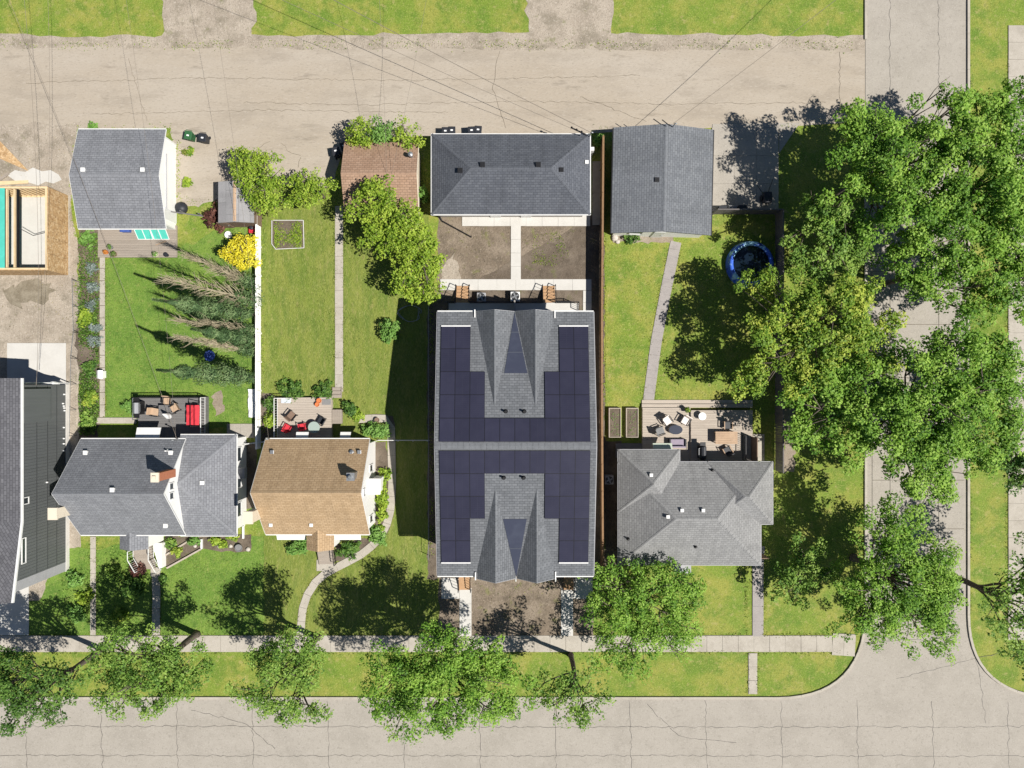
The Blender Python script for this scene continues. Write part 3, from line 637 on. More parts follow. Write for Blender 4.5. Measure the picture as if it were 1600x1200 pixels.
def mast(root, p, h, mat=GREYM):
    mb = MB(); p = Vector(p); mb.tube([p - Vector((0, 0, h)), p], .045, 8)
    mb.tube([p, p + Vector((.06, 0, .08)), p + Vector((.16, 0, .02))], .06, 8); return mb.build('service_mast', mat, root)

# --- grey garage, top left
g = thing('garage', 'detached garage with grey shingles and bright white gable wall beside the lane', 'garage', P(192, 280))
ga = gable_x(g, 122, 259, 202, 357, 2.4, 3.55, SH_GREY, WHITE, rake=.33)
for x in (131, 224): roof_vent(g, on_roof(ga, x, 266), WTRIM)
door(g, (ga['wx1'], ga['wy0'] + 1.0, 0), (1, 0), .9, 2.05, WTRIM)
door(g, ((ga['wx0'] + ga['wx1']) / 2, ga['wy1'], 0), (0, 1), 4.8, 2.1, WHITE, 'garage_door', 4)
mb = MB(); mb.box((ga['wx1'] + .02, ga['wy0'] + .06, 1.2), (.04, .12, 2.4)); mb.box((ga['wx1'] + .02, ga['wy1'] - .06, 1.2), (.04, .12, 2.4)); mb.build('corner_trim', WTRIM, g)
mb = MB(); mb.box((ga['wx1'] + .05, ga['ym'], 1.75), (.10, 4.6, .05)); mb.build('trim_board', LGREY, g)
# --- rust garage with a lilac hedge
g = thing('garage', 'small old garage with rusty brown shingles half hidden under leafy trees', 'garage', P(597, 275))
gr = gable_x(g, 538, 654, 222, 333, 2.3, 3.5, SH_RUST, CREAM, gut=None, rake=.15)
p = on_roof(gr, 643, 245); mb = MB(); mb.lathe(p - Vector((0, 0, .15)), [(.14, 0), (.14, .7), (.2, .72), (.2, .85), (.05, .95)], 12); mb.build('flue', GREYM, g)
door(g, ((gr['wx0'] + gr['wx1']) / 2, gr['wy1'], 0), (0, 1), 2.6, 2.0, CREAM, 'garage_door', 4)
mb = MB(); mb.bar((gr['wx1'] + .18, gr['ys'], 2.25), (gr['wx1'] + .18, gr['ym'], 3.42), .05, .12); mb.bar((gr['wx1'] + .18, gr['ym'], 3.42), (gr['wx1'] + .18, gr['yn'], 2.25), .05, .12); mb.build('rake_trim', CREAM, g)
# --- hip garage behind the duplex
g = thing('garage', 'wide double garage with dark slate hip roof behind the duplex', 'garage', P(798, 272))
gh = hip(g, 674.5, 922, 209.5, 335, 2.6, 4.25, SH_DARK, TAUPE)
for x, y in ((719, 267), (754, 258), (841, 258)): roof_vent(g, on_hip(gh, x, y), BLACKM, .4)
roof_vent(g, on_hip(gh, 877, 266), BLACKM, .36)
roof_vent(g, on_hip(gh, 916.5, 254), WTRIM, .3)
for i in range(2): door(g, (gh['xm'] + (i - .5) * 6.3, gh['yn'] - .4, 0), (0, 1), 4.8, 2.1, LGREY, 'garage_door', 4)
for i in range(2): door(g, (gh['xm'] + (i - .5) * 2.6, gh['ys'] + .4, 0), (0, -1), .9, 2.05, WTRIM)
mast(g, (gh['xe'] - .05, gh['yn'] - .25, 3.6), 2.4)
mb = MB(); a = Vector((gh['xe'] - .4, gh['yn'] - .35, 3.4)); mb.bar(a, a + Vector((-1.25, .55, .1)), .09, .09)
for k in range(3): mb.lathe(a + Vector((-1.2 + .4 * k, .52 - .17 * k, .1)), [(.07, 0), (.09, .1), (.05, .22)], 8)
mb.build('bracket', BLACKM, g)
mb = MB(); mb.box((gh['xe'] + .25, gh['yn'] - .75, .65), (.5, .32, 1.3)); mb.build('meter_box', WTRIM, g, .03)
mb = MB(); d0 = Vector((gh['xw'] + .35, gh['ys'] + .35, 2.35)); mb.tube([d0, d0 + Vector((.05, -.2, -.3)), (d0.x + .1, d0.y, .25), (d0.x + .25, d0.y - .3, .12), (P(737, 371).x, P(737, 371).y, .1)], .055, 8); mb.build('downspout', BLACKM, g)
# --- grey garage, right
g = thing('garage', 'detached garage with grey two tone gable roof beside the shaded parking slab', 'garage', P(1030, 292))
def gable_y(root, pw, pe, pn, ps, ze, zr, rmat, wmat, over=.4, rake=.28, gut=WTRIM, capm=None):
    xw, xe = P(pw, 0, ze).x, P(pe, 0, ze).x; yn, ys = P(0, pn, ze).y, P(0, ps, ze).y; xm = (xw + xe) / 2
    roof_obj([[(xw, ys, ze), (xm, ys, zr), (xm, yn, zr), (xw, yn, ze)], [(xm, ys, zr), (xe, ys, ze), (xe, yn, ze), (xm, yn, zr)]], rmat, root)
    cap(root, [(xm, ys + .05, zr), (xm, yn - .05, zr)], capm or rmat_cap(rmat), sl=(zr - ze) / (xe - xm))
    sl = (zr - ze) / (xe - xm); zw = ze + sl * over - .16; a, b = ys + rake, yn - rake
    pent = [(xw + over, -.05), (xe - over, -.05), (xe - over, zw), (xm, zr - .16), (xw + over, zw)]
    mb = MB(); mb.add([(x, a, z) for x, z in pent] + [(x, b, z) for x, z in pent], [(0, 1, 2, 3, 4), (5, 6, 7, 8, 9)[::-1], (0, 5, 9, 4), (1, 6, 7, 2)[::-1], (0, 1, 6, 5)[::-1]])
    mb.build('wall', wmat, root)
    if gut: gutter(root, [(xw - .04, ys, ze), (xw - .04, yn, ze)], gut); gutter(root, [(xe + .04, ys, ze), (xe + .04, yn, ze)], gut)
    return dict(xw=xw, xe=xe, yn=yn, ys=ys, xm=xm, ze=ze, zr=zr, sl=sl, wx0=xw + over, wx1=xe - over, wy0=a, wy1=b)
gg = gable_y(g, 957, 1113, 201, 366, 2.35, 3.4, SH_MID, WHITE, gut=BLACKM)
z = 3.1; roof_vent(g, P(1026, 282, z), BLACKM, .38)
door(g, ((gg['wx0'] + gg['wx1']) / 2, gg['wy0'], 0), (0, -1), .9, 2.05, WTRIM); window(g, (gg['wx0'] + 1.8, gg['wy0'], 1.5), (0, -1), 1.0, .8)
door(g, ((gg['wx0'] + gg['wx1']) / 2, gg['wy1'], 0), (0, 1), 4.8, 2.05, WHITE, 'garage_door', 4)
mast(g, (gg['xm'] + .55, gg['yn'] - .2, 3.95), 1.2)
mb = MB(); a = Vector((gg['xm'] + .5, gg['yn'] - .3, 3.75))
for k in range(2): mb.bar(a + Vector((-.3 - .7 * k, .1 * k, .0)), a + Vector((-.95 - .7 * k, .45 + .05 * k, .08)), .06, .06)
mb.build('bracket', BLACKM, g)
g.rotation_euler.z = math.radians(-1.3)

# --- duplex with solar roof
D = thing('duplex', 'large grey roofed duplex covered with dark blue solar panels', 'house', P(804, 690))
ZE, ZR = 6.3, 8.1
dxw, dxe = P(683.5, 0, ZE).x, P(927.5, 0, ZE).x; dyn, dys = P(0, 487, ZE).y, P(0, 900, ZE).y; dym = (dyn + dys) / 2; dsl = (ZR - ZE) / (dyn - dym)
roof_obj([[(dxw, dys, ZE), (dxe, dys, ZE), (dxe, dym, ZR), (dxw, dym, ZR)], [(dxw, dym, ZR), (dxe, dym, ZR), (dxe, dyn, ZE), (dxw, dyn, ZE)]], SH_DUP, D)
cap(D, [(dxw, dym, ZR), (dxe, dym, ZR)], rmat_cap(SH_DUP), .5, sl=dsl)
pent = [(dys + .45, -.05), (dyn - .45, -.05), (dyn - .45, ZE - .1), (dym, ZR - .2), (dys + .45, ZE - .1)]
mb = MB(); mb.add([(dxw + .4, y, z) for y, z in pent] + [(dxe - .4, y, z) for y, z in pent], [(0, 1, 2, 3, 4)[::-1], (5, 6, 7, 8, 9), (0, 5, 9, 4)[::-1], (1, 6, 7, 2), (0, 1, 6, 5)]); mb.build('wall', TAUPE, D)
gutter(D, [(dxw, dyn + .05, ZE), (P(742, 0, ZE).x, dyn + .05, ZE)]); gutter(D, [(P(867, 0, ZE).x, dyn + .05, ZE), (dxe, dyn + .05, ZE)])
gutter(D, [(dxw, dys - .05, ZE), (P(743, 0, ZE).x, dys - .05, ZE)]); gutter(D, [(P(868, 0, ZE).x, dys - .05, ZE), (dxe, dys - .05, ZE)])
for x in (dxw - .015, dxe + .015): gutter(D, [(x, dys, ZE), (x, dym, ZR), (x, dyn, ZE)], LGREY, r=.08, name='rake_trim', dz=-.08)
def dz_at(y): return ZR - abs(y - dym) * dsl
def dormer(pxl, pxr, py_end, py_apex, sgn):
    zr = 0
    ya = P(0, py_apex, 7.6).y; zr = dz_at(ya) - .02; ya = P(0, py_apex, zr).y
    xl, xr = P(pxl, 0, ZE).x, P(pxr, 0, ZE).x; xm = (xl + xr) / 2; ye = P(0, py_end, zr).y
    ev = dyn if sgn > 0 else dys
    e = .012
    roof_obj([[(xl, ev, ZE + e), (xl, ye, ZE + e), (xm, ye, zr + e), (xm, ya, zr + e)], [(xr, ev, ZE + e), (xr, ye, ZE + e), (xm, ye, zr + e), (xm, ya, zr + e)]], SH_DUP, D, 'cross_gable', .1)
    cap(D, [(xm, ye, zr + e - .01), (xm, ya, zr + e - .01)], rmat_cap(SH_DUP), .2, sl=(zr - ZE) / ((xr - xl) / 2))
    yw = ye - sgn * .35; mb = MB(); yb = ev - sgn * 1.4
    vs = [(xl + .25, yw, -.05), (xr - .25, yw, -.05), (xr - .25, yw, ZE + .1), (xm, yw, zr - .15), (xl + .25, yw, ZE + .1)]
    mb.add(vs + [(x, yb, z) for x, y, z in vs], [(0, 1, 2, 3, 4), (5, 6, 7, 8, 9)[::-1], (0, 5, 9, 4), (1, 6, 7, 2)[::-1], (4, 9, 8, 3), (3, 8, 7, 2)]); mb.build('bay_wall', LGREY, D)
    for zz in (1.9, 4.7): window(D, (xm, yw, zz), (0, sgn), 1.5, 1.3)
    gutter(D, [(xl, ye, ZE), (xm, ye, zr), (xr, ye, ZE)], LGREY, r=.07, name='rake_trim', dz=-.06)
dormer(743, 803.5, 484, 637, 1); dormer(805, 866.5, 484, 637, 1)
dormer(743.5, 806, 911, 762, -1); dormer(807.5, 868, 911, 762, -1)
# membrane crickets between the cross gables
for yo, yi, x0, x1, ap in ((488, 583, 788, 824, 804), (902, 811, 786, 823, 806.7)):
    q = []
    for px, py in ((ap, yo), (x0, yi), (x1, yi)):
        z = 7
        for _ in range(8): z = dz_at(P(px, py, z).y)
        p = P(px, py, z); q.append((p.x, p.y, z + .03))
    mb = MB(); a, uv = up_uv(q); mb.poly(a); o = mb.build('membrane', MEMBR, D); s = o.modifiers.new('solid', 'SOLIDIFY'); s.thickness = .03
    for t in ((.33, .66) if yo < 600 else (.5,)):
        l = [Vector(q[0]).lerp(Vector(q[k]), t) for k in (1, 2)]; mb = MB(); mb.bar(l[0] + Vector((0, 0, .012)), l[1] + Vector((0, 0, .012)), .06, .012); mb.build('seam', nmat('seam_dark', (0.06, 0.068, 0.09)), D)
# solar panels: one mesh, 60 copies
PW, PH = 1.122, 1.765
pm = MB(); pm.box((0, 0, .06), (PW - .02, PH - .02, .04)); panel_me = pm.mesh('solar_panel', PANEL)
cells = MB()
for i in range(1, 12): cells.box((0, -PH / 2 + PH * i / 12, .0815), (PW - .06, .012, .003))
cells.box((0, 0, .082), (.02, PH - .06, .003))
cell_me = cells.mesh('busbar_lines', nmat('cell_line', (0.032, 0.032, 0.052), rough=.3))
frame = MB()
for s in (-1, 1): frame.box((s * (PW / 2 - .018), 0, .062), (.022, PH - .012, .05)); frame.box((0, s * (PH / 2 - .018), .0625), (PW - .07, .022, .05))
frame_me = frame.mesh('panel_frame', nmat('panel_frame_black', (0.018, 0.018, 0.028), rough=.4))
xc = P(804.5, 0, ZR).x; ang = math.atan(dsl); npan = 0
for sgn, off in ((1, .30), (-1, .34)):
    for r in range(5):
        cols = range(10) if r == 0 else ([0, 1, 2, 7, 8, 9] if r < 3 else [0, 1, 8, 9])
        for c in cols:
            s = off + PH * (r + .5); y = dym + sgn * s * math.cos(ang); z = ZR - s * math.sin(ang)
            o = bpy.data.objects.new('solar_panel', panel_me); COL.objects.link(o)
            o.location = (xc + (c - 4.5) * PW, y, z + .02); o.rotation_euler = (-sgn * ang, 0, 0); adopt(o, D)
            for m_, nm in ((cell_me, 'cell_grid'), (frame_me, 'panel_frame')):
                k = bpy.data.objects.new(nm, m_); COL.objects.link(k); k.parent = o
            npan += 1
    for xs, wd in ((-4, 2), (4, 2)):
        s = off + PH * 5 + .03; mb = MB(); y = dym + sgn * s * math.cos(ang); z = ZR - s * math.sin(ang)
        mb.box((xc + xs * PW, y, z + .09), (wd * PW, .09, .10)); mb.build('array_skirt', WTRIM, D)
for x, y in ((790, 643), (819, 643), (787, 746), (818, 746)):
    z = 7.6
    for _ in range(8): z = dz_at(P(x, y, z).y)
    pipe_vent(D, P(x, y, z), BLACKM, .55, .085)
for x in (dxw + 1.6, dxe - 1.6):
    for z in (1.9, 4.6): window(D, (x, dys + .45, z), (0, -1), 1.2, 1.2); window(D, (x, dyn - .45, z), (0, 1), 1.2, 1.2)
# rear landing, steps, rails
yl0 = P(0, 487, 1).y - .5; yl1 = P(0, 473, .9).y
mb = MB(); mb.box(((P(700, 0, .9).x + P(904, 0, .9).x) / 2, (yl0 + yl1) / 2, .45), (P(904, 0, .9).x - P(700, 0, .9).x, yl1 - yl0, .9)); mb.build('landing', CONC, D)
def steps(root, pxa, pxb, pya, pyb, ztop, n, mat, sgn=1, rail=BLACKM, stringer=W_TREAT):
    """pya: top edge (near house), pyb: foot; sgn +1 descends to +y"""
    xa, xb = P(pxa, 0, ztop * .5).x, P(pxb, 0, ztop * .5).x; ya, yb = P(0, pya, ztop).y, P(0, pyb, 0).y; w = xb - xa
    for i in range(n):
        t = MB(); zz = ztop * (n - i) / (n + 1); yc = ya + (yb - ya) * (i + .5) / n
        t.box(((xa + xb) / 2, yc, zz), (w, abs(yb - ya) / n * .9, .05)); t.build('tread', mat, root)
    for x in (xa + .03, xb - .03):
        sm = MB(); sm.bar((x, ya, ztop - .15), (x, yb, .06), .045, .22); sm.build('stringer', stringer, root)
    if rail:
        rm = MB()
        for x in (xa - .03, xb + .03):
            rm.bar((x, ya, ztop + .9), (x, yb, .95), .05); rm.bar((x, yb, 0), (x, yb, .95), .05); rm.bar((x, ya, ztop), (x, ya, ztop + .9), .05)
            for k in range(1, 5): 
                y = ya + (yb - ya) * k / 5; z = ztop * (1 - k / 5); rm.bar((x, y, z), (x, y, z + .9), .02)
        rm.build('handrail', rail, root)
def rail_run(root, pts, h=.95, mat=BLACKM, name='railing', pick=.14):
    mb = MB()
    for a, b in zip(pts[:-1], pts[1:]):
        a = Vector(a); b = Vector(b); mb.bar(a + Vector((0, 0, h)), b + Vector((0, 0, h)), .05); mb.bar(a + Vector((0, 0, .1)), b + Vector((0, 0, .1)), .035)
        n = max(1, int((b - a).length / pick))
        for i in range(n + 1):
            p = a.lerp(b, i / n); mb.bar(p, p + Vector((0, 0, h)), .05 if i in (0, n) else .018)
    return mb.build(name, mat, root)
steps(D, 713, 733, 473, 447, .9, 5, W_TREAT); steps(D, 848, 867, 473, 447, .9, 5, W_TREAT)
lz = .9
rail_run(D, [(P(735, 0, lz).x, yl1 - .03, lz), (P(846, 0, lz).x, yl1 - .03, lz)]); rail_run(D, [(P(869, 0, lz).x, yl1 - .03, lz), (P(903, 0, lz).x, yl1 - .03, lz), (P(903, 0, lz).x, yl0 + .6, lz)])
rail_run(D, [(P(701, 0, lz).x, yl0 + .6, lz), (P(701, 0, lz).x, yl1 - .03, lz), (P(711, 0, lz).x, yl1 - .03, lz)])
mb = MB(); xm = P(804, 0, 1).x; mb.box((xm, (yl0 + yl1) / 2, 1.8), (.12, yl1 - yl0, 1.9)); mb.build('privacy_screen', TAUPE, D)
for x in (718, 858): door(D, (P(x, 0, 1).x, dyn - .45, .9), (0, 1), .95, 2.1, WTRIM)
# front steps
steps(D, 717, 735, 902, 921, .8, 5, W_TREAT, -1); steps(D, 880, 896, 902, 921, .8, 5, W_TREAT, -1)
for x in (726, 888): door(D, (P(x, 0, 1).x, dys + .45, .8), (0, -1), .95, 2.1, W_BROWN)
for px in (800, 862): # front bay downspouts
    mb = MB(); p = P(px + 6, 908, 5.8); mb.tube([p + Vector((0, .2, .3)), p, p + Vector((0, .35, -.5)), (p.x, p.y + .35, .3), (p.x, p.y - .8, .1)], .05, 8); mb.build('downspout', WTRIM, D)
for px, py in ((742, 490), (867, 491), (743, 900), (868, 899)):
    mb = MB(); p = P(px, py, ZE + .12); mb.box(p, (.09, .6, .16)); mb.build('valley_flashing', WTRIM, D)

# --- 1.5 storey grey house
G = thing('house', 'white walled house with grey shingle roof and brick chimney', 'house', P(235, 752))
gy = gable_x(G, 126, 289.5, 686, 836, 3.2, 6.7, SH_GREY, WHITE, rake=.12)
wx = gy['xe'] - .1
# lower hip wing on the east
ze = 3.0; xe = P(369.5, 0, ze).x; yn, ys = P(0, 679.5, ze).y, P(0, 837, ze).y; A = (wx, (yn + ys) / 2 + .3, 4.3); wx0 = wx - .4
roof_obj([[(wx0, yn, ze), (xe, yn, ze), A], [(xe, yn, ze), (xe, ys, ze), A], [(xe, ys, ze), (wx0, ys, ze), A]], SH_GREY, G, 'wing_roof')
cap(G, [(xe, yn, ze), A], rmat_cap(SH_GREY), .22, name='hip_cap', sl=.22); cap(G, [(xe, ys, ze), A], rmat_cap(SH_GREY), .22, name='hip_cap', sl=.22)
mb = MB(); mb.prism([(wx - .2, ys + .35), (xe - .35, ys + .35), (xe - .35, yn - .35), (wx - .2, yn - .35)], -.05, ze - .1); mb.build('wing_wall', WHITE, G)
gutter(G, [(wx0, yn + .03, ze), (xe + .03, yn + .03, ze), (xe + .03, ys - .03, ze), (wx0, ys - .03, ze)])
gp = gable_y(G, 187, 232, 826, 858, 2.75, 3.4, SH_GREY, WHITE, over=.15, rake=.1, gut=None)
for x, y in ((135, 707), (177, 765), (268, 707), (317, 754)):
    if x < 290: roof_vent(G, on_roof(gy, x, y), WTRIM)
    else: roof_vent(G, P(x, y, 3.75), WTRIM)
roof_vent(G, on_roof(gy, 260, 821), WTRIM)
pipe_vent(G, on_roof(gy, 262, 704), WTRIM, .5)
mb = MB(); c = P(246, 745, 7.3); mb.box((c.x, c.y, 6.3), (.5, .62, 2.6)); mb.build('chimney', BRICK, G); mb = MB(); mb.box((c.x, c.y, 7.66), (.6, .72, .12)); mb.box((c.x, c.y, 7.78), (.25, .25, .14)); mb.build('chimney_cap', CREAM, G)
mb = MB(); c = P(82, 803, 6.6); mb.box((c.x - .0, c.y, 3.2), (.6, .8, 6.6)); mb.box((c.x, c.y, 6.55), (.72, .92, .14)); mb.build('stucco_chimney', CREAM, G)
for dy in (-.75, .75): window(G, (gy['wx1'], gy['ym'] + dy * .5, 5.25), (1, 0), .45, .6)
for y in (-2.2, .2, 2.4): window(G, (xe - .35, (yn + ys) / 2 + y, 1.8), (1, 0), 1.1, 1.1)
awning(G, 214, 251, 668, 2.2, 1.1, 1)
mb = MB(); c = P(377, 739, 1.6); mb.box(c, (.75, .9, .6)); mb.build('window_air_conditioner', LGREY, G, .03)
mast(G, on_roof(gy, 277, 689) + Vector((0, .15, .9)), 1.2)
# porch steps with white rails
steps(G, 210, 240, 853, 889, .9, 8, W_GREY, -1, None, W_GREY)
for a, b, c_ in (((209, 858), (209, 871), (220, 890)), ((241, 846), (241, 871), (252, 890))):
    rail_run(G, [P(*a, .9), P(*b, .9), P(*c_, .15)], .95, WTRIM, 'white_railing', .2)
mb = MB(); a, b = P(233, 838, 0), P(257, 886, 0); mb.prism([(P(241, 0, .4).x, P(0, 846).y), (P(256, 0, .4).x, P(0, 846).y), (P(256, 0, .4).x, P(0, 884).y), (P(252, 0, .4).x, P(0, 884).y)], 0, .75); mb.build('porch_base', WHITE, G)
door(G, (P(212, 0, .9).x, gy['wy0'], .9), (0, -1), .9, 2.0, WTRIM)

# --- brown roofed house
H = thing('house', 'small white house with tan brown shingle roof and white awnings', 'house', P(490, 752))
gb = gable_x(H, 415, 577.5, 686, 835, 3.0, 6.25, SH_BROWN, WHITE, rake=.12)
for x, y in ((426, 706), (562, 706)): roof_vent(H, on_roof(gb, x, y), GREYM, .3)
pipe_vent(H, on_roof(gb, 549, 707), GREYM, .3, .1)
for x in (424, 487): roof_vent(H, on_roof(gb, x, 820), WTRIM, .28)
mb = MB(); c = on_roof(gb, 553, 742); mb.box((c.x, c.y, c.z + .3), (.5, .5, 1.5)); mb.box((c.x, c.y, c.z + 1.1), (.62, .62, .12)); mb.lathe((c.x, c.y, c.z + 1.15), [(.12, 0), (.12, .25), (.18, .27), (.1, .35)], 10); mb.build('chimney', GREYM, H)
mb = MB(); c = P(388, 809, 6.1); mb.box((c.x, c.y, 3.0), (.6, .85, 6.1)); mb.box((c.x, c.y, 6.08), (.72, .97, .14)); mb.build('stucco_chimney', CREAM, H)
gp2 = gable_y(H, 479, 522, 820, 859, 2.6, 3.35, SH_BROWN, WHITE, over=.12, rake=.1, gut=None)
awning(H, 433, 478, 843.5, 2.1, .9, -1); awning(H, 523, 564, 843.5, 2.1, .9, -1)
awning(H, 463, 482, 675, 2.2, .9, 1); awning(H, 532, 548, 675, 2.2, .9, 1)
for y in (-2.8, 1.4): window(H, (gb['wx1'], gb['ym'] + y, 1.9), (1, 0), .5, 1.2)
window(H, (gb['wx1'], gb['ym'] - .2, 4.6), (1, 0), .5, .6)
mb = MB(); c = P(582, 757, 1.6); mb.box((gb['wx1'] + .4, c.y, 1.35), (.8, 1.1, 2.7)); mb.box((gb['wx1'] + .45, c.y, 2.74), (1.0, 1.3, .08)); mb.build('side_bay', WHITE, H, .02)
steps(H, 497, 521, 858, 881, .8, 6, W_GREY, -1, None, W_GREY)
rail_run(H, [P(523, 856, .8), P(526, 880, .1)], .9, BLACKM, 'handrail', .3)
mast(H, on_roof(gb, 420, 690) + Vector((0, .25, .6)), 1.2)
door(H, (P(508, 0, .9).x, gb['wy0'], .8), (0, -1), .9, 2.0, W_BROWN)

# --- bungalow on the right
Bn = thing('house', 'light grey hip roofed bungalow with large deck near the road', 'house', P(1080, 790))
zb = 3.0
h2 = hip(Bn, 966, 1189, 722, 883, zb, 5.2, SH_LIGHT, WHITE, gut=None, caps=True)
h1 = hip(Bn, 966.3, 1062, 703, 800, zb, 4.75, SH_LIGHT, WHITE, gut=None, dz=.012, caps=True)
h3 = hip(Bn, 1105, 1207.5, 722.3, 819, zb, 4.75, SH_LIGHT, WHITE, gut=None, dz=.02, caps=True)
for pts in ([(965.6, 883.4), (965.6, 702.5), (1062.5, 702.5), (1062.5, 721.5), (1208, 721.5), (1208, 819.5), (1189.5, 819.5), (1189.5, 883.4), (965.6, 883.4)],):
    gutter(Bn, [P(x, y, zb) for x, y in pts], LGREY, .06)
for x, y, hh in ((1017, 742, h1), (1119, 779, h3), (1043, 807, h2), (1040, 808, h2), (1065, 797, h2), (1098, 797, h2)): 
    if x != 1040: roof_vent(Bn, on_hip(hh, x, y), WTRIM, .27)
for x, y in ((1113, 735), (982, 842), (1087, 854)): pipe_vent(Bn, on_hip(h2, x, y), BLACKM, .4, .07)
mb = MB(); c = P(1066, 886, 2.6); mb.box((c.x, c.y - .1, 1.3), (1.2, .6, 2.6)); mb.build('front_bay', WHITE, Bn); mb = MB(); mb.box((c.x, c.y - .12, 2.66), (1.4, .8, .1)); mb.build('bay_roof', LGREY, Bn)
awning(Bn, 1020, 1050, 692.5, 1.9, .95, 1, nmat('pale_green_awning', (0.45, 0.50, 0.42), [((0.38, 0.43, 0.36), 3, .45, .7, .8)]))
door(Bn, (P(1092, 0, 1).x, P(0, 722, zb).y - .4, .55), (0, 1), .95, 2.05, WTRIM); door(Bn, (P(1184, 0, 1).x, P(0, 883, zb).y + .4, .3), (0, -1), .95, 2.05, W_BROWN)
for x in (1000, 1120, 1150): window(Bn, (P(x, 0, 1).x, P(0, 883, zb).y + .4, 1.7), (0, -1), 1.4, 1.1)

# --- dark modern house at the left edge
M = thing('house', 'tall charcoal clad modern house with dark roof and white fascia', 'house', P(60, 740))
X = P(108, 0).x; Y0 = P(0, 601).y; Y1 = P(0, 876).y; Y2 = P(0, 890).y; Yb = P(0, 793).y; XW = X - 9.5
def wprism(ya, yb, za, zb_, name, mat, z0=.45, x=X):
    mb = MB(); mb.add([(XW, ya, z0), (x, ya, z0), (x, yb, z0), (XW, yb, z0), (XW, ya, za), (x, ya, za), (x, yb, zb_), (XW, yb, zb_)], [(0, 1, 2, 3), (7, 6, 5, 4), (0, 4, 5, 1), (1, 5, 6, 2), (2, 6, 7, 3), (3, 7, 4, 0)])
    return mb.build(name, mat, M)
wprism(Y0, Yb, 6.0, 6.0, 'wall', CHARC); wprism(Yb - .002, Y1, 6.0, 6.75, 'wall', CHARC, x=X + .003); wprism(Y1 - .002, Y2, 6.75, 6.9, 'corner_wall', LGREY, x=X + .006)
mb = MB(); mb.box(((X + XW) / 2, (Y0 + Y2) / 2, .2), (X - XW + .08, Y0 - Y2 + .08, .5)); mb.build('foundation', FOUND, M)
eo = .25
roof_obj([[(X + eo, Y0 + .5, 6.1), (X + eo, Yb, 6.1), (XW, Yb, 8.3), (XW, Y0 + .5, 8.3)], [(X + eo, Yb, 6.1), (X + eo, Y2 - .6, 7.1), (XW, Y2 - .6, 8.9), (XW, Yb, 8.3)]], SH_CHAR, M)
gutter(M, [(X + eo + .04, Y0 + .5, 6.1), (X + eo + .04, Yb, 6.1), (X + eo + .04, Y2 - .6, 7.1)], WTRIM, .15, 'fascia')
mb = MB(); ya, yb = P(0, 607).y, P(0, 655).y; mb.box((X + .15, (ya + yb) / 2, 4.35), (.34, ya - yb, 3.1)); mb.build('cantilever_bay', CHARC, M)
for z in (1.6, 2.72, 4.0): # trim breaks across the wall
    mb = MB(); mb.box((X + .008, (Y0 + Y1) / 2, z), (.02, Y0 - Y1 - .1, .03)); mb.build('trim_reveal', BLACKM, M)
for k in range(1, 46): # standing seams of the vertical cladding
    pass
seam = MB()
n = 60
for k in range(n):
    y = Y0 - .1 - (Y0 - Y1 - .2) * k / (n - 1)
    if not (yb - .05 < y < ya + .05): seam.box((X + .012, y, 3.2), (.02, .022, 5.4))
seam.build('cladding_seams', CHARC, M)['kind'] = 'stuff'
for py, z in ((616, .75), (630, .9), (634, .8), (637, .75), (641, .7), (667, .8), (684, .8), (692, .8), (703, .8), (746, 2.9)):
    mb = MB(); y = P(0, py).y; mb.box((X + .08, y, z), (.14, .12, .12)); mb.build('vent_hood', WTRIM, M, .02)
window(M, (X + .003, P(0, 836).y, 5.5), (1, 0), 1.9, .35); window(M, (X, P(0, 766).y, 5.3), (1, 0), .45, .6)
mb = MB(); p = P(58, 603, 3.2); mb.tube([(X - .6, Y0 + .12, 1.0), (X - .6, Y0 + .12, 4.6), (X - .5, Y0 + .3, 4.75)], .05, 8); mb.tube([(X - .6, Y0 + .14, 3.0), (X + .15, Y0 + .14, 1.7), (X + .15, Y0 + .14, .2)], .05, 8); mb.box((X - .25, Y0 + .14, 1.6), (.5, .22, .8)); mb.build('service_mast', WTRIM, M)
door(M, (X - 3, Y0, .45), (0, 1), 1.8, 2.1, GLASS)

# --- garage being framed
F = thing('garage', 'half built garage of bare lumber and strand board without a roof', 'garage', P(40, 365))
zf = 2.6; X1 = P(108, 0).x; X0 = X1 - 7.0; ya, yb = P(0, 306).y, P(0, 430).y
mb = MB(); mb.box(((X0 + X1) / 2, (ya + yb) / 2, .06), (X1 - X0, ya - yb, .14)); mb.build('floor_slab', CONC, F)
def sheet_wall(a, b, n, th=.05, off=0):
    a = Vector(a); b = Vector(b); d = (b - a); 
    for k in range(n):
        p, q = a + d * (k / n), a + d * ((k + .985) / n); m_ = (p + q) / 2; mb = MB(); ang_ = math.atan2(d.y, d.x)
        mb.box((m_.x, m_.y, .13 + zf / 2), ((q - p).length, th, zf)); mb2 = MB(); mb2.box((m_.x, m_.y, .13 + zf / 2), ((q - p).length, th, zf), ang_); mb2.build('sheathing_panel', OSB, F)
sheet_wall((X1, yb, 0), (X1, ya, 0), 5); sheet_wall((X0, ya, 0), (X1 - .03, ya, 0), 5); sheet_wall((X0, yb, 0), (X1 - .03, yb, 0), 5)
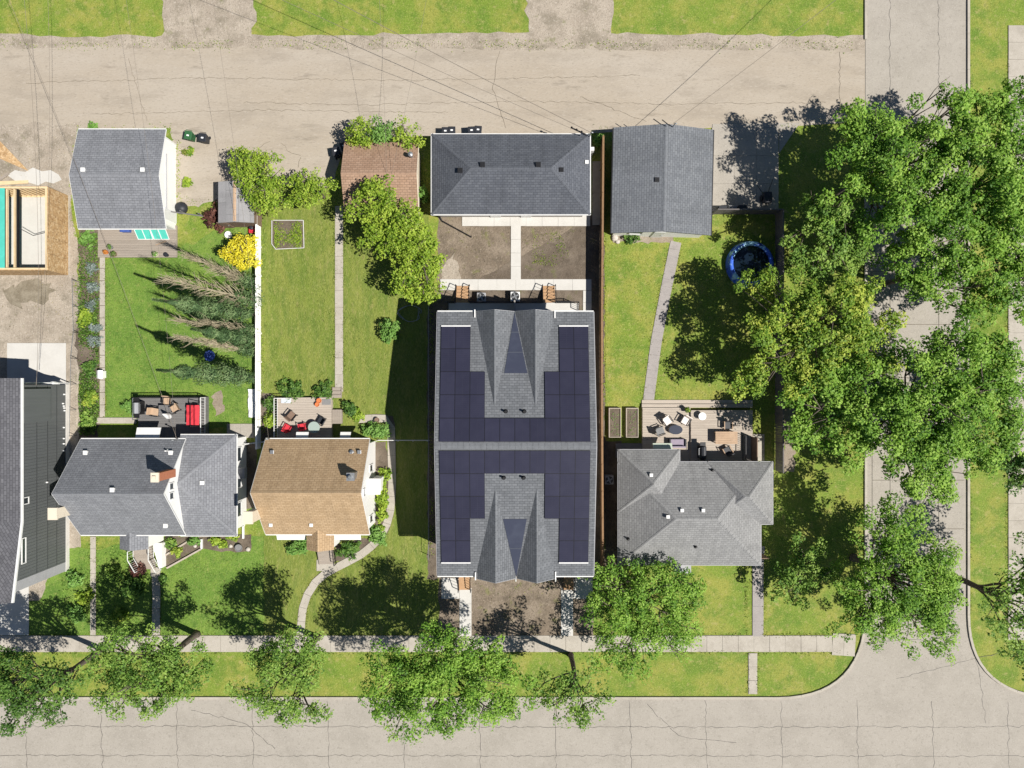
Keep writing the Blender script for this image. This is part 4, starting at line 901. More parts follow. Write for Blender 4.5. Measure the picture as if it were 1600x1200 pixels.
for k, (a, b) in enumerate((((X1 - .09, yb, 0), (X1 - .09, ya, 0)), ((X0, ya - .09, 0), (X1, ya - .09, 0)), ((X0, yb + .09, 0), (X1, yb + .09, 0)))):
    a = Vector(a); b = Vector(b); mb = MB(); z = Vector((0, 0, zf + .15 + k * .004)); mb.bar(a + z, b + z, .14, .08); mb.bar(a + Vector((0, 0, .16)), b + Vector((0, 0, .16)), .14, .045); mb.build('wall_plate', W_LUM, F)
    n = int((b - a).length / .42)
    for i in range(1, n):
        p = a.lerp(b, i / n); q = MB(); q.bar(p + Vector((0, 0, .18)), p + Vector((0, 0, zf + .1)), .09, .04); q.build('stud', W_LUM, F)
for px in (24, 29, 12): mb = MB(); x = P(px, 0, zf).x; mb.bar((x, yb + .2, zf + .05), (x, ya - .2, zf + .05), .09, .2); mb.build('beam', W_LUM if px != 29 else BLACKM, F)
mb = MB(); x0_, x1_ = X0 - .05, P(8, 0, zf + .2).x; mb.box(((x0_ + x1_) / 2, (ya + yb) / 2, zf + .24), (x1_ - x0_, ya - yb - .3, .03)); mb.build('sheeting', TEAL, F)
mb = MB(); mb.tube([P(31, 357, 2.8), P(52, 368, 2.2), P(72, 363, 2.75)], .03, 6); mb.build('hanging_cable', BLACKM, F)

# --- small shed
S = thing('shed', 'low grey roofed garden shed half under the lilac trees', 'shed', P(368, 316))
gs = gable_y(S, 341, 397, 284, 348, 2.1, 2.45, shingle('shingle_shed', (0.24, 0.235, 0.24), (0.28, 0.275, 0.28), (0.2, 0.2, 0.2), row=.9, bw=2.0), W_BROWN, over=.12, rake=.1, gut=None, capm=W_TAN)
door(S, (P(352, 0, 1).x, gs['wy0'], 0), (0, -1), .8, 1.8, W_BROWN)

# ------------------------------------------------------------------ fences
def panel_fence(name, label, pts, h, mat, panel=2.4, boards=16, capw=.12, post=.1, capm=None, seed=1):
    w = [P(*p) for p in pts]; root = thing(name, label, 'fence', w[0]); rng = random.Random(seed); first = None
    pmb = MB()
    for a, b in zip(w[:-1], w[1:]):
        d = b - a; n = max(1, round(d.length / panel)); an = math.atan2(d.y, d.x); L = d.length / n
        mb = MB()
        for i in range(boards):
            mb.box((-L / 2 + L * (i + .5) / boards, rng.uniform(-.008, .008), h / 2 + .03 + rng.uniform(-.012, .012)), (L / boards * .93, .025, h - .06))
        for z in (.35, h - .3): mb.box((0, .04, z), (L, .04, .09))
        me = mb.mesh('panel', mat); cm = MB(); cm.box((0, 0, h + .02), (L, capw, .04)); cme = cm.mesh('cap_rail', capm or mat); pm_ = MB(); pm_.box((0, 0, h / 2), (post, post, h + .12)); pme = pm_.mesh('post', capm or mat)
        for i in range(n):
            m_ = a.lerp(b, (i + .5) / n)
            for e_, nm in ((me, 'panel'), (cme, 'cap_rail')):
                o = bpy.data.objects.new(nm, e_); COL.objects.link(o); o.location = m_ + Vector((0, 0, rng.uniform(-.01, .01))); o.rotation_euler = (0, 0, an + rng.uniform(-.003, .003)); adopt(o, root)
            o = bpy.data.objects.new('post', pme); COL.objects.link(o); o.location = a.lerp(b, i / n) + Vector((0, 0, .01)); o.rotation_euler = (0, 0, an); adopt(o, root)
    return root
def wire_fence(name, label, pts, h=1.2, mat=GREYM, sp=2.6):
    w = [P(*p) for p in pts]; root = thing(name, label, 'fence', w[0]); mesh = MB()
    for a, b in zip(w[:-1], w[1:]):
        n = max(1, round((b - a).length / sp)); r = MB(); r.tube([a + Vector((0, 0, h)), b + Vector((0, 0, h))], .022, 6); r.build('top_rail', mat, root)
        for i in range(n + 1):
            p = a.lerp(b, i / n); q = MB(); q.tube([p, p + Vector((0, 0, h + .05))], .03, 6); q.build('post', mat, root)
        m_ = int((b - a).length / .25)
        for k in range(m_):
            p, q = a.lerp(b, k / m_), a.lerp(b, (k + 1) / m_); mesh.bar(p + Vector((0, 0, .05)), q + Vector((0, 0, h - .03)), .006); mesh.bar(p + Vector((0, 0, h - .03)), q + Vector((0, 0, .05)), .006)
    o = mesh.build('wire_mesh', mat, root); o['kind'] = 'stuff'; return root
panel_fence('wooden_fence', 'long brown wooden fence between the duplex and the bungalow yard', [(938.5, 224), (936.5, 480), (936.5, 640), (938, 885)], 1.75, W_FENCE, 2.4, 16, .16)
panel_fence('vinyl_fence', 'white vinyl fence between the columnar trees and the olive lawn', [(408, 342), (408, 700)], 1.1, WHITE, 2.4, 12, .15, .13)
panel_fence('dark_fence', 'tall dark grey fence beside the shaded deck and pool', [(1211, 336), (1211, 735)], 1.8, nmat('dark_fence_boards', (0.13, 0.12, 0.115), [((0.10, 0.09, 0.088), 2, .45, .7, .8), ((0.17, 0.155, 0.145), 8, .5, .7, .5)], stretch=(3, 3, .4)), 2.4, 16, .1)
panel_fence('dark_fence', 'short grey board fence at the back of the parking slab', [(1113, 335), (1211, 335)], 1.7, MATS['dark_fence_boards'], 2.4, 16, .1)
wire_fence('wire_fence', 'thin wire fence beside the dark shadow of the duplex', [(672, 470), (672, 868)])
wire_fence('wire_fence', 'low wire fence along the flower bed of the dirt yard', [(123, 440), (125, 520), (121, 560), (119, 680)], .9)
root = thing('gate', 'narrow white rail between the brown roofed house and the duplex', 'fence', P(590, 690))
mb = MB(); mb.tube([P(590, 688, 1.1), P(671, 688, 1.1)], .035, 6); mb.build('top_rail', WTRIM, root)
for x in (592, 625, 648, 670): mb = MB(); mb.tube([P(x, 687.5, 0), P(x, 687.5, 0) + Vector((0, 0, 1.1))], .035, 6); mb.build('post', WTRIM, root)
root = thing('gate', 'short white picket gate between the grey and brown roofed houses', 'fence', P(395, 690))
mb = MB(); mb.bar(P(382, 694, .9), P(414, 690, .9), .06); mb.bar(P(382, 694, .3), P(414, 690, .3), .05)
mb.build('rail', WTRIM, root)
for k in range(9): p = P(382 + 4 * k, 694 - .5 * k, 0); mb = MB(); mb.bar(p, p + Vector((0, 0, 1.0)), .06, .03); mb.build('picket', WTRIM, root)

# ------------------------------------------------------------------ decks
def deck(name, label, x0, y0, x1, y1, z, mat, along='x', bw=.14, rim=None, gap=.012):
    a, b = P(x0, y1, z), P(x1, y0, z); root = thing(name, label, 'deck', ((a.x + b.x) / 2, (a.y + b.y) / 2, 0)); rng = random.Random(int(x0))
    Lx, Ly = b.x - a.x, b.y - a.y; n = int((Ly if along == 'x' else Lx) / bw); me = MB()
    if along == 'x': me.box((0, 0, 0), (Lx, Ly / n - gap, .035))
    else: me.box((0, 0, 0), (Lx / n - gap, Ly, .035))
    me = me.mesh('board', mat)
    for i in range(n):
        o = bpy.data.objects.new('board', me); COL.objects.link(o)
        o.location = ((a.x + b.x) / 2 + rng.uniform(-.01, .01), a.y + Ly * (i + .5) / n, z + rng.uniform(-.004, .004)) if along == 'x' else (a.x + Lx * (i + .5) / n, (a.y + b.y) / 2 + rng.uniform(-.01, .01), z + rng.uniform(-.004, .004))
        adopt(o, root)
    q = MB(); zz = max(.08, z - .16)
    for s in (a.y + .02, b.y - .02): q.box(((a.x + b.x) / 2, s, z - .02 - (z - .02) / 2), (Lx - .02, .04, z - .04))
    for s in (a.x + .02, b.x - .02): q.box((s, (a.y + b.y) / 2, z - .02 - (z - .02) / 2), (.04, Ly - .1, z - .04))
    q.build('skirt', rim or mat, root); return root
dk1 = deck('deck', 'weathered board deck in front of the white walled garage', 153, 352, 276, 402, .18, W_GREY)
dk2 = deck('deck', 'dark grey deck with grill and red swing behind the grey house', 216, 620, 322, 690, .55, W_DARK)
dk3 = deck('deck', 'pale weathered deck behind the brown roofed house', 433, 621, 518, 690, .5, W_PALE)
dk4 = deck('deck', 'broad pale deck with lounge chairs behind the bungalow', 1004, 637, 1079, 725, .42, W_PALE)
dk5 = deck('deck', 'raised pale deck section with wooden table and chairs behind the bungalow', 1079.5, 641, 1176, 728, .62, W_PALE)
dk6 = deck('deck', 'small grey landing in shadow beside the house wall and planters', 962, 693, 1003.5, 715, .4, W_DARK)
for k, (ya, yb, z) in enumerate(((625, 631, .14), (631.3, 637, .28))):
    a, b = P(1003, yb, z), P(1176, ya, z); mb = MB(); mb.box(((a.x + b.x) / 2, (a.y + b.y) / 2, z / 2), (b.x - a.x, b.y - a.y, z)); mb.build('step', W_PALE, dk4)
dk7 = deck('deck', 'little brown entry landing beside the pale weathered deck', 519, 640, 534, 662, .4, W_GREY, 'y')
rail_run(dk2, [P(321, 621, .55), P(321, 684, .55)], .9, WTRIM, 'white_railing', .22)
rail_run(dk2, [P(216.5, 621, .55), P(320, 621, .55)], .9, BLACKM, 'railing', .16)
rail_run(dk2, [P(216.5, 622, .55), P(216.5, 655, .55)], .9, GREYM, 'railing', .16)
rail_run(dk3, [P(434, 684, .5), P(434, 622, .5), P(456, 622, .5)], .9, WTRIM, 'white_railing', .2)
rail_run(dk5, [P(1160, 718, .62), P(1160, 680, .62)], .9, BLACKM, 'railing', .16)
mb = MB(); a = P(1174, 0, .6).x; y0_, y1_ = P(0, 720, .6).y, P(0, 682, .6).y; mb.box((a, (y0_ + y1_) / 2, 1.1), (.06, y1_ - y0_, 1.9)); mb.build('privacy_screen', W_BROWN, dk5)
steps(dk3, 519, 534, 622, 605, .4, 3, W_GREY, 1, None, W_GREY)
for k in range(2):
    root = thing('cold_frame', ('left', 'right')[k] + ' teal cold frame lid leaning on the white walled garage', 'cold frame', P(225 + 25 * k, 365))
    x0, x1 = P(213 + 25 * k, 0, .3).x, P(237 + 25 * k, 0, .3).x; y0, y1 = P(0, 374, .25).y, P(0, 356, .7).y
    mb = MB(); mb.add([(x0 + .15, y0, .24), (x1 + .12, y0, .24), (x1, y1, .75), (x0, y1, .75), (x0 + .15, y0, .21), (x1 + .12, y0, .21), (x1, y1, .72), (x0, y1, .72)], [(0, 1, 2, 3), (7, 6, 5, 4), (0, 4, 5, 1), (1, 5, 6, 2), (2, 6, 7, 3), (3, 7, 4, 0)]); mb.build('sheet', TEAL, root)
    fr = MB()
    for a, b in (((x0 + .15, y0, .26), (x1 + .12, y0, .26)), ((x1 + .12, y0, .26), (x1, y1, .77)), ((x1, y1, .77), (x0, y1, .77)), ((x0, y1, .77), (x0 + .15, y0, .26)), (((x0 + x1) / 2 + .14, y0, .26), ((x0 + x1) / 2, y1, .77))): fr.bar(a, b, .05)
    fr.build('frame', WTRIM, root)

# ------------------------------------------------------------------ furniture and yard things
def chair(name, label, px, py, z, rz, seat_m, frame_m, w=.6, arms=True, back=.55, recl=.18):
    root = thing(name, label, 'chair', P(px, py, z), rz)
    def part(nm, mb, m, bv=0.0):
        o = bpy.data.objects.new(nm, mb.mesh(nm, m)); COL.objects.link(o); o.parent = root
        if bv: b = o.modifiers.new('bevel', 'BEVEL'); b.width = bv; b.segments = 2
    mb = MB(); mb.box((0, 0, .42), (w, w, .1)); part('seat', mb, seat_m, .03)
    mb = MB(); mb.box((0, -w / 2 - .05, .42 + back / 2), (w, .09, back), 0, Matrix.Rotation(recl, 4, 'X')); part('backrest', mb, seat_m, .03)
    for i in (-1, 1):
        for j in (-1, 1):
            mb = MB(); mb.bar((i * (w / 2 + .02), j * (w / 2 - .03), 0), (i * (w / 2 + .02), j * (w / 2 - .03), .6 if arms else .4), .045); part('leg', mb, frame_m)
        if arms:
            mb = MB(); mb.box((i * (w / 2 + .04), 0, .62), (.07, w + .06, .035)); part('armrest', mb, frame_m)
    return root
d = math.radians
chair('patio_chair', 'patio chair with white cushion nearest the deck steps, back to the lawn', 1041, 657, .42, d(215), CUSH, BLACKM, .62)
chair('patio_chair', 'patio chair with pinkish white cushion beside the raised deck edge', 1069, 657, .42, d(150), CUSH, BLACKM, .62)
chair('patio_chair', 'grey cushioned patio chair left of the oval table', 1030, 673, .42, d(-70), GREYP, BLACKM, .62)
chair('dining_chair', 'tan wooden armchair on the lawn side of the wooden table', 1135, 664, .62, d(180), BLACKP, W_TAN, .6)
chair('dining_chair', 'tan wooden armchair pulled out at an angle by the house', 1134, 703, .62, d(28), BLACKP, W_TAN, .6)
root = thing('coffee_table', 'oval dark topped table on a white base among the lounge chairs', 'table', P(1054, 671, .42))
mb = MB(); mb.lathe((0, 0, 0), [(.36, 0), (.42, .28), (.42, .34)], 24); o = bpy.data.objects.new('base', mb.mesh('base', WHITEP)); COL.objects.link(o); o.parent = root; o.scale = (1.4, .95, 1)
mb = MB(); mb.lathe((0, 0, 0), [(.40, .345), (.42, .37), (.42, .40), (.40, .42)], 24); o = bpy.data.objects.new('table_top', mb.mesh('table_top', nmat('dark_glass_top', (0.05, 0.055, 0.075), rough=.2, coords='object'))); COL.objects.link(o); o.parent = root; o.scale = (1.4, .95, 1)
root = thing('bench', 'mauve grey cushioned loveseat in the shade against the house', 'bench', P(1057, 692, .42))
for nm, c, s in (('seat', (0, .05, .36), (1.2, .6, .16)), ('backrest', (0, -.28, .55), (1.2, .14, .5))):
    mb = MB(); mb.box(c, s); o = bpy.data.objects.new(nm, mb.mesh(nm, MAUVE)); COL.objects.link(o); o.parent = root; b = o.modifiers.new('b', 'BEVEL'); b.width = .04; b.segments = 2
for i in (-1, 1):
    mb = MB(); mb.box((i * .66, 0, .3), (.1, .7, .6)); o = bpy.data.objects.new('armrest', mb.mesh('armrest', BLACKP)); COL.objects.link(o); o.parent = root
def round_table(label, px, py, z, r, h, top, leg, name='side_table'):
    root = thing(name, label, 'table', P(px, py, z)); mb = MB(); mb.lathe((0, 0, h - .04), [(r * .97, 0), (r, .02), (r * .97, .04)], 24); o = bpy.data.objects.new('table_top', mb.mesh('table_top', top)); COL.objects.link(o); o.parent = root
    for k in range(3):
        t = k * 2.094; mb = MB(); mb.bar((math.cos(t) * r * .8, math.sin(t) * r * .8, 0), (math.cos(t) * r * .5, math.sin(t) * r * .5, h - .04), .035); o = bpy.data.objects.new('leg', mb.mesh('leg', leg)); COL.objects.link(o); o.parent = root
    return root
round_table('small round white side table in the sun beside the raised deck rail', 1095, 650, .62, .33, .5, WHITEP, WHITEP)
round_table('round glass topped table with pale rim on the pale weathered deck', 494, 667, .5, .5, .7, nmat('pale_glass', (0.30, 0.36, 0.33), rough=.15, coords='object'), WHITEP, 'glass_table')
def plank_table(label, px, py, z, w, dd, h, n, m, along='x'):
    root = thing('table', label, 'table', P(px, py, z))
    for k in range(n):
        mb = MB(); mb.box((0, -dd / 2 + dd * (k + .5) / n, h), (w, dd / n - .012, .04)); o = bpy.data.objects.new('plank', mb.mesh('plank', m)); COL.objects.link(o); o.parent = root
    for i in (-1, 1):
        for j in (-1, 1): mb = MB(); mb.bar((i * (w / 2 - .1), j * (dd / 2 - .1), 0), (i * (w / 2 - .1), j * (dd / 2 - .1), h - .02), .08); o = bpy.data.objects.new('leg', mb.mesh('leg', m)); COL.objects.link(o); o.parent = root
    return root
plank_table('rectangular tan plank dining table on the raised deck', 1131, 683, .62, 1.85, 1.05, .72, 7, W_TAN)
def grill(label, px, py, z, rz):
    root = thing('grill', label, 'grill', P(px, py, z), rz)
    mb = MB(); mb.box((0, 0, .45), (1.1, .5, .85)); o = bpy.data.objects.new('cabinet', mb.mesh('cabinet', BLACKM)); COL.objects.link(o); o.parent = root
    mb = MB(); vs = []
    for i in range(7): t = math.pi * i / 6; vs.append((-math.cos(t) * .28, math.sin(t) * .3))
    mb.add([(-.45, y, .88 + z_) for y, z_ in vs] + [(.45, y, .88 + z_) for y, z_ in vs], [tuple(range(7))[::-1], tuple(range(7, 14))] + [(i, i + 1, i + 8, i + 7) for i in range(6)] + [(6, 0, 7, 13)]); o = bpy.data.objects.new('lid', mb.mesh('lid', GREYM)); COL.objects.link(o); o.parent = root
    for s in (-1, 1): mb = MB(); mb.box((s * .68, 0, .84), (.32, .45, .04)); o = bpy.data.objects.new('side_shelf', mb.mesh('side_shelf', BLACKM)); COL.objects.link(o); o.parent = root
    mb = MB(); mb.tube([(-.35, .3, 1.0), (-.3, .37, 1.0), (.3, .37, 1.0), (.35, .3, 1.0)], .018, 6); o = bpy.data.objects.new('handle', mb.mesh('handle', GREYM)); COL.objects.link(o); o.parent = root
    return root
grill('steel lidded barbecue at the left edge of the dark grey deck', 222, 637, .55, d(-90))
gb2 = grill('covered dark barbecue standing in shade against the bungalow wall', 1094, 705, .62, d(90))
for ch in gb2.children:
    if ch.name.startswith('lid'): ch.data.materials[0] = BLACKP
# planters by the bungalow
def planter(label, x0, y0, x1, y1, seed):
    a, b = P(x0, y1, .5), P(x1, y0, .5); root = thing('planter', label, 'planter', ((a.x + b.x) / 2, (a.y + b.y) / 2, 0)); t = .06; rng = np.random.default_rng(seed)
    for c, s in ((((a.x + b.x) / 2, a.y, .25), (b.x - a.x + t, t, .5)), (((a.x + b.x) / 2, b.y, .25), (b.x - a.x + t, t, .5)), ((a.x, (a.y + b.y) / 2, .25), (t, b.y - a.y - t, .5)), ((b.x, (a.y + b.y) / 2, .25), (t, b.y - a.y - t, .5))):
        mb = MB(); mb.box(c, s); mb.build('side_board', W_PALE, root)
    mb = MB(); mb.box(((a.x + b.x) / 2, (a.y + b.y) / 2, .2), (b.x - a.x - t, b.y - a.y - t, .4)); mb.build('soil', SOIL, root)
    n = 60; C = np.c_[rng.uniform(a.x + .15, b.x - .15, n), rng.uniform(a.y + .2, b.y - .2, n), rng.uniform(.42, .5, n)]; leaf_object('seedlings', C, rng.normal(size=(n, 3)) * .4 + [0, 0, 1], rng.uniform(.05, .12, n), rng.uniform(0, 1, n), L_FRESH, root)['kind'] = 'stuff'
planter('wooden raised planter with bare soil nearest the brown fence', 952, 638, 970, 683, 1); planter('wooden raised planter with bare soil nearest the pale deck', 979, 638, 997, 683, 2)
# low garden bed on the olive lawn
root = thing('garden_bed', 'weedy vegetable bed edged with white pipe on the olive lawn', 'garden bed', P(451, 366))
mb = MB(); rng = random.Random(3); q = [P(x, y) for x, y in ((426, 345), (475, 345), (476, 388), (432, 390), (426, 382))]; mb.prism([(p.x, p.y) for p in q], .0, .18); mb.build('soil', SOIL, root)
for a, b in zip(q, q[1:] + q[:1]): mb = MB(); mb.tube([a + Vector((0, 0, .2)), b + Vector((0, 0, .2))], .028, 6); mb.build('edging_pipe', WTRIM, root)
r_ = np.random.default_rng(8); n = 3200; a, b = P(430, 388), P(473, 347); C = np.c_[r_.uniform(a.x, b.x, n), r_.uniform(a.y, b.y, n), r_.uniform(.17, .32, n)]; keep = (np.sin(C[:, 0] * 3) + np.cos(C[:, 1] * 2.5) + r_.normal(size=n) * .8) > .2; C = C[keep]; n = len(C)
leaf_object('weeds', C, r_.normal(size=(n, 3)) * .6 + [0, 0, 1], r_.uniform(.06, .16, n), r_.uniform(0, 1, n), L_LILAC, root)['kind'] = 'stuff'
# bins
def bin_proto(mat, nm, label):
    root = thing('waste_cart', label, 'waste cart'); mb = MB()
    mb.add([(-.22, -.26, .06), (.22, -.26, .06), (.22, .26, .06), (-.22, .26, .06), (-.29, -.34, .95), (.29, -.34, .95), (.29, .34, .95), (-.29, .34, .95)], [(3, 2, 1, 0), (4, 5, 6, 7), (0, 1, 5, 4), (1, 2, 6, 5), (2, 3, 7, 6), (3, 0, 4, 7)])
    def part(nm, mb, m, bv=.0):
        o = bpy.data.objects.new(nm, mb.mesh(nm, m)); COL.objects.link(o); o.parent = root
        if bv: b = o.modifiers.new('b', 'BEVEL'); b.width = bv; b.segments = 2
    part('body', mb, mat, .03); mb = MB(); mb.box((0, .01, .99), (.62, .72, .07)); part('lid', mb, mat, .03)
    mb = MB(); mb.bar((-.26, -.42, .96), (.26, -.42, .96), .035); part('handle', mb, mat)
    for s in (-1, 1): mb = MB(); mb.tube([(s * .24 - .03, -.28, .12), (s * .24 + .03, -.28, .12)], .12, 12); part('wheel', mb, BLACKP)
    mb = MB(); mb.box((0, .05, 1.03), (.2, .12, .006)); part('sticker', mb, WHITEP)
    return root
bg = bin_proto(GREENP, 'g', ''); put(bg, P(298, 214, 0.5) * 1 - Vector((0, 0, .5)), d(170), 'green waste cart standing on the lane by the white garage wall')
bk = bin_proto(BLACKP, 'b', '')
for x, y, r, l in ((317, 215, 175, 'black waste cart next to the green one on the lane'), (525, 237, 10, 'black waste cart in shadow beside the rusty roofed garage'), (538, 229, 20, 'black waste cart tucked at the lane corner of the rusty roofed garage'), (696, 206, 0, 'left black cart of the first pair behind the slate roofed garage'), (706, 205, 0, 'right black cart of the first pair behind the slate roofed garage'), (737, 205, 3, 'left black cart of the second pair behind the slate roofed garage'), (747, 204, -4, 'right black cart of the second pair behind the slate roofed garage')):
    p = P(x, y, .9); p.z = 0; o = put(bk, p, d(r), l); o['group'] = 'black waste carts'
# condensers
def condenser(label, px, py, sz=.75):
    root = thing('air_conditioner', label, 'air conditioner', P(px, py)); p = P(px, py, .8); p.z = 0
    mb = MB(); mb.box((p.x, p.y, .42), (sz, sz, .76)); mb.build('casing', LGREY if sz < .8 else WTRIM, root, .05)
    mb = MB(); mb.lathe((p.x, p.y, .8), [(sz * .42, 0), (sz * .42, .03)], 20); f = mb.build('fan_well', BLACKM, root)
    for k in range(4):
        q = MB(); t = k * math.pi / 2 + .4; q.box((p.x + math.cos(t) * sz * .2, p.y + math.sin(t) * sz * .2, .85), (sz * .34, .12, .015), t); q.build('fan_blade', GREYM, f)
    q = MB()
    for r in (.14, .24, .34): q.tube([(p.x + math.cos(i * .314) * r * sz / .8, p.y + math.sin(i * .314) * r * sz / .8, .87) for i in range(21)], .008, 4, False)
    q.build('guard', GREYM, f)
condenser('white air conditioner behind the duplex beside the left steps', 752, 464); condenser('white air conditioner behind the duplex at the centre screen', 805, 463, .8); condenser('air conditioner in the dark gap left of the bungalow', 952, 750)
# pool
root = thing('pool', 'round blue inflatable pool half under a leafy branch', 'pool', P(1172, 413)); p = P(1174, 412, .7); c = Vector((p.x, p.y, 0))
mb = MB(); R = 1.72; mb.sm = True; mb.tube([c + Vector((math.cos(i * 2 * math.pi / 48) * R, math.sin(i * 2 * math.pi / 48) * R, .68)) for i in range(49)], .19, 12, False); mb.build('inflatable_ring', POOLB, root)
mb = MB(); mb.sm = False; mb.lathe(c, [(R + .28, .02), (R + .3, .2), (R + .14, .62)], 40); mb.build('pool_wall', POOLB, root)
mb = MB(); mb.lathe(c, [(R - .1, .5), (R - .1, .64)], 40); mb.build('water', POOLW, root)
# swing with red cover, folded parasol and other things on the dark deck
root = thing('swing_seat', 'garden swing with bright red cover in a black frame', 'swing seat', P(302, 648, .55)); z0 = .55
a, b = P(292, 664, 1.2), P(312, 633, 1.2); mb = MB(); rr = random.Random(2)
vs = []; nx_, ny_ = 5, 7
for j in range(ny_):
    for i in range(nx_): vs.append((a.x + (b.x - a.x) * i / (nx_ - 1), a.y + (b.y - a.y) * j / (ny_ - 1), 1.25 + rr.uniform(-.05, .07) + (.18 if i == 3 else 0)))
mb.add(vs, [(j * nx_ + i, j * nx_ + i + 1, (j + 1) * nx_ + i + 1, (j + 1) * nx_ + i) for j in range(ny_ - 1) for i in range(nx_ - 1)]); o = mb.build('cover', RED, root); s = o.modifiers.new('s', 'SOLIDIFY'); s.thickness = .06
mb = MB(); mb.box(((a.x + b.x) / 2 - .1, (a.y + b.y) / 2, .95), ((b.x - a.x) * .8, (b.y - a.y) * .9, .3)); mb.build('seat', RED, root, .04)
mb = MB()
for y in (a.y - .1, b.y + .2):
    mb.tube([(a.x - .15, y, z0), ((a.x + b.x) / 2, y, 1.7), (b.x + .15, y, z0)], .03, 6)
mb.tube([((a.x + b.x) / 2, a.y - .1, 1.7), ((a.x + b.x) / 2, b.y + .2, 1.7)], .03, 6); mb.build('frame', BLACKM, root)
root = thing('parasol', 'closed white patio parasol leaning over the dark deck table', 'parasol', P(268, 652, .55))
p = P(268, 652, .55); tip = P(254, 647, 2.4); mb = MB(); mb.tube([p, p + (tip - p) * .99], .025, 6); mb.build('pole', WHITEP, root)
mb = MB(); ax = (tip - p).normalized()
mb.tube([p + (tip - p) * t for t in (.25, .4, .7, .95, 1)], [.22, .26, .16, .06, .02], 9); mb.build('folded_canopy', WHITEP, root)
plank_table('low grey slatted table beside the closed parasol', 262, 641, .55, .9, .9, .6, 6, W_DARK)
chair('patio_chair', 'tan chair by the rail of the dark grey deck', 265, 626, .55, d(175), CUSH if 0 else W_TAN, BLACKM, .6)
chair('patio_chair', 'tan chair nearest the red swing', 277, 638, .55, d(120), W_TAN, BLACKM, .62)
chair('patio_chair', 'tan chair nearest the barbecue', 246, 643, .55, d(-100), W_TAN, BLACKM, .62)
chair('lounge_chair', 'brown folding armchair in the sunny middle of the pale weathered deck', 458, 649, .5, d(-40), W_BROWN, BLACKM, .6)
chair('patio_chair', 'red plastic chair nearest the left rail in the deck shade', 452, 668, .5, d(-30), RED, RED, .5)
chair('patio_chair', 'red plastic chair beside the glass topped table', 475, 666, .5, d(10), RED, RED, .5)
chair('patio_chair', 'dark chair right of the glass topped table', 504, 657, .5, d(60), BLACKP, BLACKM, .55)
def pot(label, px, py, z, r, h, mat, leaf=None, seed=1, cat='plant pot'):
    root = thing('plant_pot', label, cat, P(px, py, z)); p = P(px, py, z); mb = MB(); mb.lathe(p, [(r * .7, 0), (r, h), (r * 1.08, h), (r * 1.08, h + .04), (r * .9, h + .04), (r * .88, h - .03)], 16); mb.build('pot', mat, root)
    if leaf:
        g_ = np.random.default_rng(seed); n = 140; dd = g_.normal(size=(n, 3)); dd /= np.linalg.norm(dd, axis=1, keepdims=True); C = np.array(p) + dd * np.array([r * 1.3, r * 1.3, r]) * g_.uniform(.4, 1, (n, 1)) + [0, 0, h + r * .8]; leaf_object('foliage', C, dd + [0, 0, .6], g_.uniform(.06, .14, n), g_.uniform(0, 1, n), leaf, root)
pot('orange pot nearest the steps of the pale weathered deck', 500, 626, .5, .2, .32, TERRA); pot('orange ball shaped pot left of the doormat', 497, 632, .5, .18, .3, TERRA)
pot('dark pot with yellow leaves at the corner of the raised deck', 1072, 640, .42, .22, .35, BLACKP, L_LIME, 3)
pot('grey pot on the deck by the white walled garage', 175, 387, .18, .2, .3, GREYP, L_DEEP, 4); pot('brown pot at the lawn edge of the garage deck', 181, 398, .05, .24, .3, W_BROWN, L_DEEP, 5)
pot('terracotta pot with orange flowers at the corner of the garage deck', 168, 395, .1, .18, .25, TERRA, leafmat('leaf_orange', (0.30, 0.10, 0.02), (0.45, 0.16, 0.04), (0.5, 0.25, 0.05)), 6)
pot('round dark pot at the right end of the garage deck', 262, 399, .18, .18, .3, BLACKP); pot('pale tub with plants at the right end of the garage deck', 245, 398, .18, .22, .22, CREAM, L_FRESH, 7)
pot('grey round tub on the front garden soil of the grey house', 375, 855, .0, .3, .3, GREYP); pot('small brown pot on the path behind the brown roofed house', 590, 656, .05, .2, .3, W_BROWN)
root = thing('doormat', 'grey doormat on the pale weathered deck', 'mat', P(510, 628, .5)); p = P(510, 628, .53); mb = MB(); mb.box(p, (.75, .5, .02)); mb.build('mat', GREYP, root)
tag(root, 'grey doormat on the pale weathered deck', 'mat')
mb = MB(); p = P(447, 626, .53); mb.box(p, (.85, .42, .12)); o = mb.build('storage_box', nmat('pale_blue_grey', (0.5, 0.53, 0.58), coords='object'), None, .03); tag(o, 'pale grey flat box by the rail of the pale weathered deck', 'box')
root = thing('recycling_tub', 'blue tub against the white walled garage', 'tub', P(199, 358, .18)); p = P(199, 360, .2); mb = MB(); mb.box((p.x, p.y, .4), (.75, .42, .42)); mb.build('body', BLUEP, root, .05); mb = MB(); mb.box((p.x, p.y, .63), (.8, .46, .05)); mb.build('lid', BLUEP, root, .02)
root = thing('blue_saucer', 'round blue plastic saucer in the shadow on the lush lawn', 'saucer', P(328, 556)); p = P(328, 556, .6); p.z = 0; mb = MB(); mb.lathe(p, [(.12, 0), (.08, .5), (.2, .55)], 14); mb.build('pedestal', GREYP, root); mb = MB(); mb.lathe(p, [(.2, .55), (.44, .66), (.46, .68), (.42, .68), (.2, .6)], 24); mb.build('basin', BLUEP, root)
